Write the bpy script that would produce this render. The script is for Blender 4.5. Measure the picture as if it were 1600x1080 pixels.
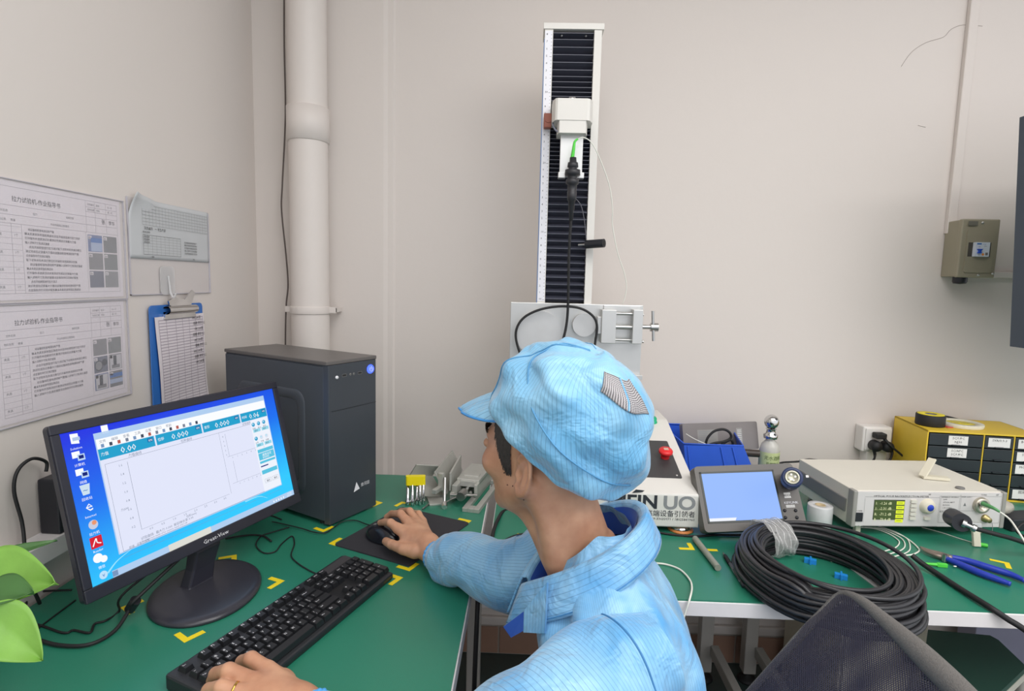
import bpy, math, random
import numpy as np
from math import sin, cos, pi, radians, hypot, atan2, sqrt
from mathutils import Vector, Matrix
for o in list(bpy.data.objects): bpy.data.objects.remove(o)
C = bpy.context.scene.collection
random.seed(7)

# ------------------------------------------------------------ camera, world, lights, exposure
FPX = 901.4
CAM = np.array([0, 0, 1.40])
yaw, pit, rol = radians(1.516), radians(6.285), radians(1.422)
FW = np.array([-sin(yaw)*cos(pit), cos(yaw)*cos(pit), -sin(pit)])
_r = np.array([cos(yaw), sin(yaw), 0]); _u = np.cross(_r, FW)
RT = _r*cos(rol)+_u*sin(rol); UP = _u*cos(rol)-_r*sin(rol)
cd = bpy.data.cameras.new('camera'); cam = bpy.data.objects.new('camera', cd); C.objects.link(cam)
cd.sensor_width = 36; cd.lens = FPX/1600*36; cd.clip_start = .02
cam.matrix_world = Matrix(((RT[0], UP[0], -FW[0], CAM[0]), (RT[1], UP[1], -FW[1], CAM[1]), (RT[2], UP[2], -FW[2], CAM[2]), (0, 0, 0, 1)))
bpy.context.scene.camera = cam
sc = bpy.context.scene
sc.view_settings.view_transform = 'Standard'; sc.view_settings.look = 'None'
sc.view_settings.gamma = 1; sc.view_settings.exposure = 0.0
w = bpy.data.worlds.new('room_light'); sc.world = w; w.use_nodes = True
w.node_tree.nodes['Background'].inputs[0].default_value = (.93, .95, 1, 1)
w.node_tree.nodes['Background'].inputs[1].default_value = 1.18
def area(name, loc, sx, sy, power, col=(1, 1, 1), rot=(0, 0, 0)):
    l = bpy.data.lights.new(name, 'AREA'); l.shape = 'RECTANGLE'; l.size = sx; l.size_y = sy; l.energy = power; l.color = col
    o = bpy.data.objects.new(name, l); C.objects.link(o); o.location = loc; o.rotation_euler = rot
area('ceiling_panel_light', (.9, .25, 2.93), 2.4, 1.2, 42, (1, .985, .97))
area('ceiling_panel_light', (2.5, -.9, 2.93), 2.4, 1.2, 52, (1, .985, .97))
area('ceiling_panel_light', (.1, -1.6, 2.93), 2.4, 1.2, 36, (.98, .99, 1))

# the point of a real plane (desk top, wall) that a pixel of the photograph shows
def ray(px, py): return FW+RT*((px-800)/FPX)-UP*((py-540)/FPX)
def Z(px, py, z=.75):
    d = ray(px, py); return CAM+d*(z-CAM[2])/d[2]
def Yp(px, py, y):
    d = ray(px, py); return CAM+d*y/d[1]
def Xp(px, py, x):
    d = ray(px, py); return CAM+d*x/d[0]

# ------------------------------------------------------------ toolkit
def lin(c): return c/12.92 if c <= .04045 else ((c+.055)/1.055)**2.4
def rgb(h):
    if isinstance(h, str): h = tuple(int(h[i:i+2], 16) for i in (0, 2, 4))
    return tuple(lin(c/255) for c in h)+(1,)
MAT = {}
def mat(name, col, rough=.5, metal=0, var=.06, scale=25, bump=0, bscale=200, em=0, spec=None, trans=0, alpha=1, coat=0, sheen=0):
    if name in MAT: return MAT[name]
    m = bpy.data.materials.new(name); m.use_nodes = True; nt = m.node_tree; n = nt.nodes; b = n['Principled BSDF']
    c = rgb(col)
    b.inputs['Roughness'].default_value = rough; b.inputs['Metallic'].default_value = metal
    if em:
        b.inputs['Base Color'].default_value = (0, 0, 0, 1)
        b.inputs['Emission Color'].default_value = c; b.inputs['Emission Strength'].default_value = em
        b.inputs['Specular IOR Level'].default_value = .2
    else:
        tc = n.new('ShaderNodeTexCoord'); no = n.new('ShaderNodeTexNoise'); no.inputs['Scale'].default_value = scale; no.inputs['Detail'].default_value = 4
        mx = n.new('ShaderNodeMix'); mx.data_type = 'RGBA'
        mx.inputs[6].default_value = tuple(x*(1-var) for x in c[:3])+(1,); mx.inputs[7].default_value = tuple(min(1, x*(1+var)) for x in c[:3])+(1,)
        nt.links.new(tc.outputs['Object'], no.inputs['Vector']); nt.links.new(no.outputs['Fac'], mx.inputs[0]); nt.links.new(mx.outputs[2], b.inputs['Base Color'])
    if bump:
        tc = n.new('ShaderNodeTexCoord'); no = n.new('ShaderNodeTexNoise'); no.inputs['Scale'].default_value = bscale; no.inputs['Detail'].default_value = 3
        bp = n.new('ShaderNodeBump'); bp.inputs['Strength'].default_value = bump; bp.inputs['Distance'].default_value = .002
        nt.links.new(tc.outputs['Object'], no.inputs['Vector']); nt.links.new(no.outputs['Fac'], bp.inputs['Height']); nt.links.new(bp.outputs[0], b.inputs['Normal'])
    if spec is not None: b.inputs['Specular IOR Level'].default_value = spec
    if trans: b.inputs['Transmission Weight'].default_value = trans; b.inputs['IOR'].default_value = 1.3
    if alpha < 1: b.inputs['Alpha'].default_value = alpha
    if coat: b.inputs['Coat Weight'].default_value = coat; b.inputs['Coat Roughness'].default_value = .15
    if sheen: b.inputs['Sheen Weight'].default_value = sheen
    MAT[name] = m; return m

def TR(loc=(0, 0, 0), rz=0, rx=0, ry=0):
    return Matrix.Translation(Vector(loc)) @ Matrix.Rotation(rz, 4, 'Z') @ Matrix.Rotation(ry, 4, 'Y') @ Matrix.Rotation(rx, 4, 'X')
def frame(o, ex, ey):
    ex = Vector(ex).normalized(); ey = Vector(ey); ez = ex.cross(ey).normalized(); ey = ez.cross(ex)
    o = Vector(o)
    return Matrix(((ex.x, ey.x, ez.x, o.x), (ex.y, ey.y, ez.y, o.y), (ex.z, ey.z, ez.z, o.z), (0, 0, 0, 1)))
def dirframe(o, ez):
    ez = Vector(ez).normalized(); a = Vector((0, 0, 1)) if abs(ez.z) < .9 else Vector((1, 0, 0))
    ex = a.cross(ez).normalized(); return frame(o, ex, ez.cross(ex))
_txt = {}
def txt(s, size):
    if s not in _txt:
        bold = s.startswith('*')
        cu = bpy.data.curves.new('t', 'FONT'); cu.body = s.lstrip('*'); cu.size = 1; cu.resolution_u = 5 if bold else 1; cu.offset = .028 if bold else 0
        ob = bpy.data.objects.new('t', cu); me = ob.to_mesh()
        v = [tuple(x.co) for x in me.vertices]; f = [tuple(p.vertices) for p in me.polygons]
        ob.to_mesh_clear(); bpy.data.objects.remove(ob); bpy.data.curves.remove(cu); _txt[s] = (v, f)
    v, f = _txt[s]; return [(a*size, b*size, 0) for a, b, c in v], f
class B:
    def __init__(s, M=None): s.v = []; s.f = []; s.m = []; s.s = []; s.uv = []; s.mats = []; s.M = M or Matrix()
    def mi(s, m):
        if m not in s.mats: s.mats.append(m)
        return s.mats.index(m)
    def add(s, vs, fs, m, smooth=False, M=None, uv=None):
        T = s.M @ M if M is not None else s.M; o = len(s.v)
        s.v += [tuple(T @ Vector(v)) for v in vs]
        s.uv += list(uv) if uv is not None else [(0, 0)]*len(vs)
        k = s.mi(m); flip = T.determinant() < 0
        for f in fs:
            f = tuple(o+i for i in f); s.f.append(f[::-1] if flip else f); s.m.append(k); s.s.append(smooth)
        return s
    def box(s, c, d, m, M=None, rz=0):
        x, y, z = d[0]/2, d[1]/2, d[2]/2
        T = TR(c, rz)
        if M is not None: T = M @ T
        return s.add([(i*x, j*y, k*z) for i in (-1, 1) for j in (-1, 1) for k in (-1, 1)],
                     [(0, 1, 3, 2), (4, 6, 7, 5), (0, 4, 5, 1), (2, 3, 7, 6), (0, 2, 6, 4), (1, 5, 7, 3)], m, False, T)
    def b3(s, lo, hi, m, M=None):
        return s.box([(a+b)/2 for a, b in zip(lo, hi)], [b-a for a, b in zip(lo, hi)], m, M)
    def prism(s, poly, h0, h1, m, M=None, smooth=False):
        n = len(poly); A = sum(poly[i][0]*poly[(i+1) % n][1]-poly[(i+1) % n][0]*poly[i][1] for i in range(n))
        if A < 0: poly = poly[::-1]
        vs = [(x, y, h0) for x, y in poly]+[(x, y, h1) for x, y in poly]
        s.add(vs, [tuple(range(n))[::-1], tuple(range(n, 2*n))], m, False, M)
        return s.add(vs, [(i, (i+1) % n, n+(i+1) % n, n+i) for i in range(n)], m, smooth, M)
    def lathe(s, prof, m, M=None, seg=24, smooth=True, sx=1, sy=1):
        vs = []; fs = []; n = len(prof)
        for i in range(seg):
            a = 2*pi*i/seg
            vs += [(r*cos(a)*sx, r*sin(a)*sy, z) for r, z in prof]
        for i in range(seg):
            j = (i+1) % seg
            for k in range(n-1): fs.append((i*n+k, j*n+k, j*n+k+1, i*n+k+1))
        return s.add(vs, fs, m, smooth, M)
    def cyl(s, p, q, r, m, seg=16, r2=None, smooth=True):
        p = Vector(p); q = Vector(q); L = (q-p).length; r2 = r if r2 is None else r2
        T = dirframe(p, q-p)
        s.lathe([(r, 0), (r2, L)], m, T, seg, smooth)
        s.add([(r*cos(2*pi*i/seg), r*sin(2*pi*i/seg), 0) for i in range(seg)], [tuple(range(seg))[::-1]], m, False, T)
        return s.add([(r2*cos(2*pi*i/seg), r2*sin(2*pi*i/seg), L) for i in range(seg)], [tuple(range(seg))], m, False, T)
    def tube(s, pts, r, m, seg=8, closed=False, M=None, sub=6, ends=True, uvs=1):
        P = cr(pts, sub, closed); n = len(P)
        R = [r(i/(n-1)) if callable(r) else r for i in range(n)]
        T = [None]*n
        for i in range(n):
            a = P[(i-1) % n] if closed or i else P[0]; b = P[(i+1) % n] if closed or i < n-1 else P[-1]
            T[i] = (b-a).normalized()
        u = T[0].orthogonal().normalized(); vs = []; fs = []; uv = []; L = 0
        for i in range(n):
            u = (u-T[i]*u.dot(T[i])).normalized(); w_ = T[i].cross(u)
            if i: L += (P[i]-P[i-1]).length
            for k in range(seg):
                a = 2*pi*k/seg; vs.append(tuple(P[i]+(u*cos(a)+w_*sin(a))*R[i])); uv.append((a*R[i], L))
        for i in range(n if closed else n-1):
            j = (i+1) % n
            for k in range(seg):
                l = (k+1) % seg; fs.append((i*seg+k, i*seg+l, j*seg+l, j*seg+k))
        if ends and not closed: fs += [tuple(range(seg))[::-1], tuple(range((n-1)*seg, n*seg))]
        return s.add(vs, fs, m, True, M, uv)
    def ball(s, c, r, m, sx=1, sy=1, sz=1, seg=16, M=None):
        pr_ = [(max(1e-5, sin(pi*k/10))*r, -cos(pi*k/10)*r*sz) for k in range(11)]
        T = Matrix.Translation(Vector(c)); T = M @ T if M is not None else T
        return s.lathe(pr_, m, T, seg, True, sx, sy)
    def grid(s, fn, nu, nv, m, smooth=True, cu=False, cv=False, M=None, uvf=None, th=0):
        vs = []; fs = []; uv = []
        for i in range(nu+(0 if cu else 1)):
            for j in range(nv+(0 if cv else 1)):
                vs.append(tuple(fn(i/nu, j/nv))); uv.append(uvf(i/nu, j/nv) if uvf else (i/nu, j/nv))
        NU = nu if cu else nu+1; NV = nv if cv else nv+1
        for i in range(nu):
            for j in range(nv):
                fs.append((i*NV+j, ((i+1) % NU)*NV+j, ((i+1) % NU)*NV+(j+1) % NV, i*NV+(j+1) % NV))
        return s.add(vs, fs, m, smooth, M, uv)
    # flat print on the local xy plane, layer k lies k*0.15 mm proud
    def rect(s, x0, y0, x1, y1, m, k=1, M=None):
        z = k*.00015; return s.add([(x0, y0, z), (x1, y0, z), (x1, y1, z), (x0, y1, z)], [(0, 1, 2, 3)], m, False, M)
    def fr(s, x0, y0, x1, y1, t, m, k=1, M=None):
        s.rect(x0, y0, x1, y0+t, m, k, M); s.rect(x0, y1-t, x1, y1, m, k, M); s.rect(x0, y0, x0+t, y1, m, k, M); return s.rect(x1-t, y0, x1, y1, m, k, M)
    def disc(s, x, y, r, m, k=1, seg=20, M=None):
        return s.add([(x+r*cos(2*pi*i/seg), y+r*sin(2*pi*i/seg), k*.00015) for i in range(seg)], [tuple(range(seg))], m, False, M)
    def text(s, t, x, y, size, m, k=2, M=None, al='l', sx=1):
        v, f = txt(t, size)
        if not v: return s
        w_ = max(a[0] for a in v); o = 0 if al == 'l' else (-w_/2 if al == 'c' else -w_)
        return s.add([((a+o)*sx+x, b+y, k*.00015) for a, b, c in v], f, m, False, M)
def cr(pts, sub=6, closed=False):
    P = [Vector(p) for p in pts]; n = len(P)
    if n < 3 or sub <= 1: return P
    out = []
    for i in range(n if closed else n-1):
        g = lambda k: P[k % n] if closed else P[min(max(k, 0), n-1)]
        a, b, c, d = g(i-1), g(i), g(i+1), g(i+2)
        for k in range(sub):
            t = k/sub
            out.append(.5*((2*b)+(c-a)*t+(2*a-5*b+4*c-d)*t*t+(3*b-a-3*c+d)*t**3))
    if not closed: out.append(P[-1])
    return out
def mesh(name, b):
    me = bpy.data.meshes.new(name); me.from_pydata(b.v, [], b.f); me.materials.clear()
    for m in b.mats: me.materials.append(m)
    me.polygons.foreach_set('material_index', b.m); me.polygons.foreach_set('use_smooth', b.s)
    if any(u != (0, 0) for u in b.uv):
        l = me.uv_layers.new(name='UVMap'); idx = np.empty(len(me.loops), dtype=int); me.loops.foreach_get('vertex_index', idx)
        l.data.foreach_set('uv', np.array(b.uv, dtype=float)[idx].ravel())
    me.update(); return me
def link(name, me, parent=None, bev=0, label=None, solid=0):
    o = bpy.data.objects.new(name, me); C.objects.link(o)
    if parent: o.parent = parent
    if solid:
        md = o.modifiers.new('thickness', 'SOLIDIFY'); md.thickness = solid; md.offset = 0
    if bev:
        md = o.modifiers.new('bevel', 'BEVEL'); md.width = bev; md.segments = 2; md.limit_method = 'ANGLE'; md.angle_limit = radians(40)
    if label: o['label'] = label
    return o
def part(name, b, parent, bev=0, label=None, world=False, solid=0):
    if world:
        T = parent.matrix_basis.inverted()
        q = parent.parent
        while q: T = T @ q.matrix_basis.inverted(); q = q.parent
        b.v = [tuple(T @ Vector(v)) for v in b.v]
    return link(name, mesh(name, b), parent, bev, label, solid)
def tag(o, label, cat, group=None, kind=None):
    if label: o['label'] = label
    if cat: o['category'] = cat
    if group: o['group'] = group
    if kind: o['kind'] = kind
    return o
def thing(name, label, cat, loc=(0, 0, 0), rz=0, group=None):
    o = bpy.data.objects.new(name, None); C.objects.link(o); o.empty_display_size = .05
    o.location = Vector(loc); o.rotation_euler = (0, 0, rz); o.matrix_basis = TR(loc, rz)
    return tag(o, label, cat, group)
def solo(name, b, label, cat, group=None, bev=0, solid=0):
    c = Vector(tuple(np.array(b.v).mean(0))); c.z = min(v[2] for v in b.v)
    b.v = [tuple(Vector(v)-c) for v in b.v]
    o = link(name, mesh(name, b), None, bev, None, solid); o.location = c
    return tag(o, label, cat, group)
def struct(name, b, bev=0):
    o = link(name, mesh(name, b), None, bev); o['kind'] = 'structure'; return o
def cable(name, label, pts, r, m, group=None, seg=8, sub=8, cat='cable'):
    b = B().tube(pts, r, m, seg, sub=sub); return solo(name, b, label, cat, group)
def rrect(x0, y0, x1, y1, r, n=4):
    p = []
    for cx, cy, a in ((x1-r, y1-r, 0), (x0+r, y1-r, 90), (x0+r, y0+r, 180), (x1-r, y0+r, 270)):
        for k in range(n+1): t = radians(a+90*k/n); p.append((cx+r*cos(t), cy+r*sin(t)))
    return p
def surface_nets(fn, lo, hi, h):
    lo = np.array(lo); n = np.ceil((np.array(hi)-lo)/h).astype(int)+1
    ax = [lo[i]+h*np.arange(n[i]) for i in range(3)]
    Xg = np.stack(np.meshgrid(*ax, indexing='ij'), -1); Vl = fn(Xg.reshape(-1, 3)).reshape(n)
    S = Vl < 0; acc = np.zeros(tuple(n-1)+(3,)); cnt = np.zeros(tuple(n-1)); quads = []
    offs = [(a, b_, c_) for a in (0, 1) for b_ in (0, 1) for c_ in (0, 1)]
    for a in range(3):
        for o_ in offs:
            if o_[a]: continue
            e = list(o_); e[a] = 1
            s0 = tuple(slice(o_[i], o_[i]+n[i]-1) for i in range(3)); s1 = tuple(slice(e[i], e[i]+n[i]-1) for i in range(3))
            v0 = Vl[s0]; v1 = Vl[s1]; c = (v0 < 0) != (v1 < 0)
            t = np.where(c, v0/np.where(c, v0-v1, 1), 0); q = np.array(o_, float)[None]*np.ones(t.shape+(1,)); q[..., a] += t
            acc += np.where(c[..., None], q, 0); cnt += c
    act = cnt > 0; idx = -np.ones(act.shape, int); idx[act] = np.arange(act.sum())
    base = np.stack(np.nonzero(act), -1); V = lo+h*(base+acc[act]/cnt[act][:, None])
    for a in range(3):
        b_, c_ = (a+1) % 3, (a+2) % 3
        sl0 = [slice(1, n[i]-1) for i in range(3)]; sl0[a] = slice(0, n[a]-1)
        sl1 = list(sl0); sl1[a] = slice(1, n[a])
        s0 = S[tuple(sl0)]; s1 = S[tuple(sl1)]; cr_ = np.stack(np.nonzero(s0 != s1), -1)
        fl = s1[tuple(cr_.T)]; g = cr_.copy(); g[:, b_] += 1; g[:, c_] += 1
        def at(db, dc):
            q = g.copy(); q[:, b_] -= db; q[:, c_] -= dc; return idx[tuple(q.T)]
        Q = np.stack([at(1, 1), at(0, 1), at(0, 0), at(1, 0)], -1); Q[fl] = Q[fl][:, ::-1]; quads.append(Q)
    return V, np.concatenate(quads)
def smin(a, b, k): 
    h = np.clip(.5+.5*(b-a)/k, 0, 1); return b+(a-b)*h-k*h*(1-h)
def sd_cone(P, a, b, r1, r2):
    a = np.array(a); b = np.array(b); ab = b-a; t = np.clip(((P-a)@ab)/(ab@ab), 0, 1)
    return np.linalg.norm(P-(a+t[:, None]*ab), axis=1)-(r1+(r2-r1)*t)
def sd_ell(P, c, r, Rm=None):
    q = P-np.array(c)
    if Rm is not None: q = q@Rm
    r = np.array(r); k0 = np.linalg.norm(q/r, axis=1); k1 = np.linalg.norm(q/(r*r), axis=1)
    return k0*(k0-1)/np.maximum(k1, 1e-9)
# ------------------------------------------------------------ materials
def plaster():
    m = mat('plaster', (214, 206, 200), .85, var=.015, scale=1.2, bump=.25, bscale=35); return m
WALL = plaster()
PIPE = mat('painted_pipe', (216, 208, 202), .5, var=.02)
GREEN = mat('green_rubber_mat', (42, 122, 98), .30, var=.05, scale=3, bump=.12, bscale=600, spec=.5)
WHITE = mat('white_laminate', (226, 222, 222), .4)
OFFW = mat('powder_coated_white', (222, 218, 214), .45, var=.02)
CREAM = mat('cream_plastic', (214, 208, 188), .5, var=.03)
BLACK = mat('black_plastic', (34, 35, 41), .42, var=.08)
SATIN = mat('dark_monitor_plastic', (40, 40, 50), .35, var=.05)
RUB = mat('black_rubber', (26, 26, 28), .6)
GREY = mat('grey_plastic', (120, 118, 116), .5)
STEEL = mat('brushed_steel', (190, 190, 188), .28, 1, var=.1, scale=80)
ALU = mat('anodised_aluminium', (205, 205, 203), .38, .8, var=.04)
CHROME = mat('chrome', (215, 215, 215), .12, 1)
YEL = mat('yellow_tape', (240, 214, 30), .5, var=.05)
INK = mat('black_ink', (28, 28, 30), .7)
GINK = mat('grey_ink', (120, 122, 122), .7)
LINK = mat('pale_print', (150, 146, 150), .8)
PAPER = mat('paper', (224, 216, 220), .7, var=.02)
LABEL = mat('label_paper', (232, 230, 226), .6)
WCAB = mat('white_cable', (226, 226, 216), .45)
TILE = mat('brown_tile', (164, 130, 112), .35, var=.12, scale=9)
GROUT = mat('grout', (170, 160, 150), .8)
FLOOR = mat('dark_green_floor_coating', (62, 76, 74), .22, var=.15, scale=5)
def em(h, e=1.0): return mat('screen_%s_%s' % (h, e), h, em=e)

# ------------------------------------------------------------ room
YW, XL = 2.05, -.965
struct('floor', B().b3((XL-.1, -3, -.05), (4, YW+.1, 0), FLOOR))
struct('ceiling', B().b3((XL-.1, -3, 3.0), (4, YW+.1, 3.05), WALL))
wb = struct('wall_back', B().b3((XL-.1, YW, 0), (4, YW+.1, 3.0), WALL))
wl = struct('wall_left', B().b3((XL-.1, -3, 0), (XL, YW, 3.0), WALL))
b = B()
b.prism([(XL, YW), (XL, YW-.012), (-.515, YW-.012), (-.500, YW-.007), (-.482, YW-.007), (-.476, YW)], 0, 3.0, WALL)
struct('trim_1', b)
b = B().b3((XL, YW-.016, .118), (3.9, YW, .150), WALL); struct('trim_2', b, .004)
tb = B().b3((-.218, -.010, .004), (.218, 0, .108), TILE); tm = mesh('tile', tb)
for k in range(10):
    o = link('tile', tm, wb, .002); o.location = (-.74+.442*k, YW, 0)
struct('trim_3', B().b3((XL, YW-.006, 0), (3.9, YW, .118), GROUT))
# cable raceways on the wall
struct('trim_4', B().b3((1.415, YW-.018, 1.60), (1.445, YW, 3.0), WALL), .003)
struct('trim_5', B().b3((1.46, YW-.014, 1.455), (3.2, YW, 1.475), WALL), .002)
# fine plaster cracks
CR = mat('plaster_crack', (150, 140, 134), .9)
for pts in ([(1408, 104), (1424, 82), (1446, 67), (1474, 58), (1486, 46), (1505, 39), (1535, 41)], [(1434, 196), (1446, 199)]):
    P = [Yp(x, y, YW) for x, y in pts]
    b = B().tube([(p[0], YW, p[2]) for p in P], .0009, CR, 4, sub=4); o = link('crack', mesh('crack', b), wb)

# ------------------------------------------------------------ workbenches
def bench(name, label, x0, y0, x1, y1, edge, legs):
    t = thing(name, label, 'workbench', ((x0+x1)/2, (y0+y1)/2, 0)); cx, cy = (x0+x1)/2, (y0+y1)/2
    part('worktop', B().b3((x0-cx, y0-cy, .715), (x1-cx, y1-cy, .747), WHITE), t, .0015)
    part('rubber_mat', B().b3((x0-cx+.0025, y0-cy+.0025, .7462), (x1-cx-.0025, y1-cy-.0025, .75), GREEN), t)
    for lx, ly in legs:
        lg = part('leg', B().b3((lx-.022-cx, ly-.022-cy, .035), (lx+.022-cx, ly+.022-cy, .715), OFFW2), t, .003)
        part('leveling_foot', B().lathe([(.0001, .036), (.012, .036), (.012, .018), (.026, .014), (.033, .006), (.034, 0), (.0001, 0)], RUB, TR((lx-cx, ly-cy, 0))), lg)
    return t, cx, cy
OFFW2 = mat('grey_white_frame', (176, 172, 166), .5)
t, cx, cy = bench('workbench', 'long green topped workbench along the left wall under the monitor', -.953, .12, -.104, 1.858, 1, [(-.9, .2), (-.15, .2), (-.9, 1.8), (-.15, 1.8)])
part('rail', B().b3((-.9-cx, 1.79-cy, .64), (-.15-cx, 1.82-cy, .68), OFFW2), t, .003)
t, cx, cy = bench('workbench', 'green topped workbench with white edge along the back wall under the instruments', -.08, 1.147, 2.3, 1.99, 1, [(.665, 1.955), (.822, 1.955), (.16, 1.3), (2.2, 1.955), (2.2, 1.2)])
for lx in (.69, .845):
    part('rail', B().b3((lx-cx-.012, 1.2-cy, .10), (lx-cx+.016, 1.935-cy, .14), OFFW2), t, .003)
part('rail', B().b3((.0-cx, 1.94-cy, .64), (2.2-cx, 1.965-cy, .68), OFFW2), t, .003)

# ------------------------------------------------------------ drain pipe and cable beside it
px_, py_ = -.750, YW-.012-.068
t = thing('drain_pipe', 'white painted vertical drain pipe in the corner by the back wall', 'pipe', (px_, py_, 0))
part('pipe', B().cyl((0, 0, 0), (0, 0, 3.0), .063, PIPE, 40), t)
part('coupling', B().lathe([(.063, 1.845), (.0685, 1.847), (.0685, 1.955), (.063, 1.957)], PIPE, seg=40), t)
b = B().lathe([(.063, 1.275), (.067, 1.275), (.067, 1.300), (.063, 1.300)], PIPE, seg=40)
b.b3((.06, -.004, 1.278), (.088, .010, 1.298), PIPE).b3((-.088, -.004, 1.278), (-.06, .010, 1.298), PIPE).b3((.078, 0, 1.28), (.088, .066, 1.296), PIPE)
part('clamp', b, t, .001)
P = [Yp(x, y, YW-.06) for x, y in [(444, -60), (444, 60), (446, 160), (445, 210), (441, 290), (440, 330), (447, 400), (450, 445), (447, 480), (446, 545), (448, 620)]]
cable('hanging_cable', 'thin dark cable hanging straight down left of the drain pipe', P, .0028, mat('brown_cable', (92, 82, 78), .6))

# ------------------------------------------------------------ documents on the left wall
def wallM(y, z, x=XL): return frame((x, y, z), (0, 1, 0), (0, 0, 1))   # local x runs along +Y, local y up, normal +X
FILM = mat('clear_film', (225, 222, 228), .12, alpha=.12, var=0)
PH = [mat('photo_print_%d' % i, c, .6, var=.25, scale=60) for i, c in enumerate([(112, 124, 160), (124, 124, 126), (134, 132, 134), (128, 130, 130), (112, 114, 128), (138, 138, 140)])]
PBLUE = mat('print_blue', (70, 116, 180), .6)
TXT = ['动设备前检查电源线和气管', '确认夹具安装牢固后再启动', '打开软件并选择测试方案', '输入试样尺寸及测试速度', '点击开始按钮进行拉力测试', '测试完成后记录最大力值', '点击保存并打印测试报告', '取下试样并将夹具归零位']
def sheet(name, label, y0, y1, z0, z1, tilt, kind, title=True):
    W, H = y1-y0, z1-z0
    t = thing(name, label, 'document', (XL+.001, y0, z0), 0, None)
    M = TR((0, 0, 0), 0, tilt) @ frame((0, 0, 0), (0, 1, 0), (0, 0, 1))
    b = B(M).prism([(0, 0), (W, 0), (W, H), (0, H)], 0, .0008, PAPER)
    b.M = M @ Matrix.Translation((0, 0, .0009))
    g = LINK
    if kind < 2:
        b.fr(.012, .012, W-.010, H-.010, .0006, g)
        b.text('拉力试验机-作业指导书', .045 if kind else .055, H-.036, .0115, INK, sx=.95)
        for y in (.045, .062, .078): b.rect(.012, H-y, W-.010, H-y+.0006, g)
        for x in (.235, .262, .295): b.rect(x, H-.078, x+.0006, H-.010, g)
        for y in (.024, .034): b.rect(.235, H-y, W-.01, H-y+.0006, g)
        for i, (x, y, s) in enumerate([(.025, .057, '文件名称'), (.10, .057, '拉力'), (.18, .055, '适用范围'), (.24, .02, '文件编号'), (.266, .02, '版本'), (.24, .031, '生效日期'), (.266, .031, '页码'), (.30, .031, '第一页'), (.30, .02, '共一页'), (.02, .073, '物料名称'), (.05, .073, '数量'), (.14, .073, '作业内容及注意事项')]):
            b.text(s, x, H-y, .0052, GINK)
        b.text('张', .28, H-.056, .012, INK); b.text('李华', .302, H-.056, .010, INK)
        b.rect(.050, .012, .0506, H-.078, g); b.rect(.072, .012, .0726, H-.078, g)
        for k in range(12 if kind == 0 else 11): b.rect(.012, .018+k*.0108, .072, .0184+k*.0108, g)
        for k in range(0, 10, 3): b.text('夹具', .018, .022+k*.0108, .006, GINK); b.text('1个', .055, .022+k*.0108, .006, GINK)
        n = 15 if kind == 0 else 12
        for k in range(n):
            s = TXT[k % 8]+(TXT[(k+3) % 8] if k % 3 else '')
            b.text(s, .078 if k % 4 else .086, H-.088-k*.0083, .0057, INK, sx=1.0 if k % 3 else .9)
        b.rect(.232, .012, .2325, H-.078, g)
        px = [.237, .283]; hh = (H-.012-.082-.008)/3
        for r in range(3):
            for c in range(2):
                x0 = px[c]; yb = H-.082-(r+1)*hh
                b.rect(x0, yb+.002, x0+.042, yb+hh-.001, PH[(r*2+c+kind*2) % 6], 2)
                b.rect(x0+.001, yb+hh-.010, x0+.011, yb+hh-.003, PAPER, 3); b.text('图%d' % (r*2+c+1), x0+.002, yb+hh-.009, .005, INK, 4)
                if kind == 0 and r == 0 and c == 0:
                    b.rect(x0+.008, yb+.003, x0+.041, yb+hh-.014, mat('print_pale_blue', (168, 180, 206), .6), 3); b.rect(x0+.008, yb+.022, x0+.041, yb+.032, PBLUE, 4)
                if kind == 1 and r == 1 and c == 0:
                    b.disc(x0+.014, yb+.018, .012, mat('print_dark', (64, 66, 72), .6), 3); b.disc(x0+.032, yb+.024, .008, mat('print_dark', (64, 66, 72), .6), 3); b.disc(x0+.014, yb+.018, .010, PH[5], 4)
                if kind == 1 and (r, c) in ((1, 1), (2, 0)):
                    b.rect(x0+.003, yb+.003, x0+.040, yb+hh-.003, mat('print_light', (196, 192, 196), .6), 3); b.rect(x0+.014, yb+.012, x0+.024, yb+hh-.004, mat('print_dark', (64, 66, 72), .6), 4); b.rect(x0+.008, yb+.006, x0+.034, yb+.014, mat('print_mid', (128, 126, 130), .6), 4)
                if kind == 1 and (r, c) == (2, 1):
                    b.rect(x0, yb+.024, x0+.042, yb+hh-.006, PBLUE, 3); b.rect(x0, yb+.010, x0+.042, yb+.02, mat('print_pale_blue', (168, 180, 206), .6), 3)
    part('printed_sheet', b, t)
    fb = B(M).prism([(-.004, -.006), (W+.012, -.006), (W+.012, H+.004), (-.004, H+.004)], .0030, .0034, FILM)
    b = B(M)
    for a in ((-.004, -.006, W+.012, -.0045), (W+.0105, -.006, W+.012, H+.004), (-.004, H+.0025, W+.012, H+.004)): b.b3((a[0], a[1], 0), (a[2], a[3], .0036), mat('sleeve_edge', (188, 184, 192), .3))
    part('plastic_sleeve', fb, t); part('sleeve_edge', b, t)
    return t
sheet('work_instruction_sheet', 'upper printed instruction sheet in a clear sleeve with six photos at its right side', 1.010, 1.350, 1.343, 1.563, 0, 0)
sheet('work_instruction_sheet', 'lower printed instruction sheet in a clear sleeve with one photo of two round discs', 1.008, 1.348, 1.112, 1.332, 0, 1)
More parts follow.
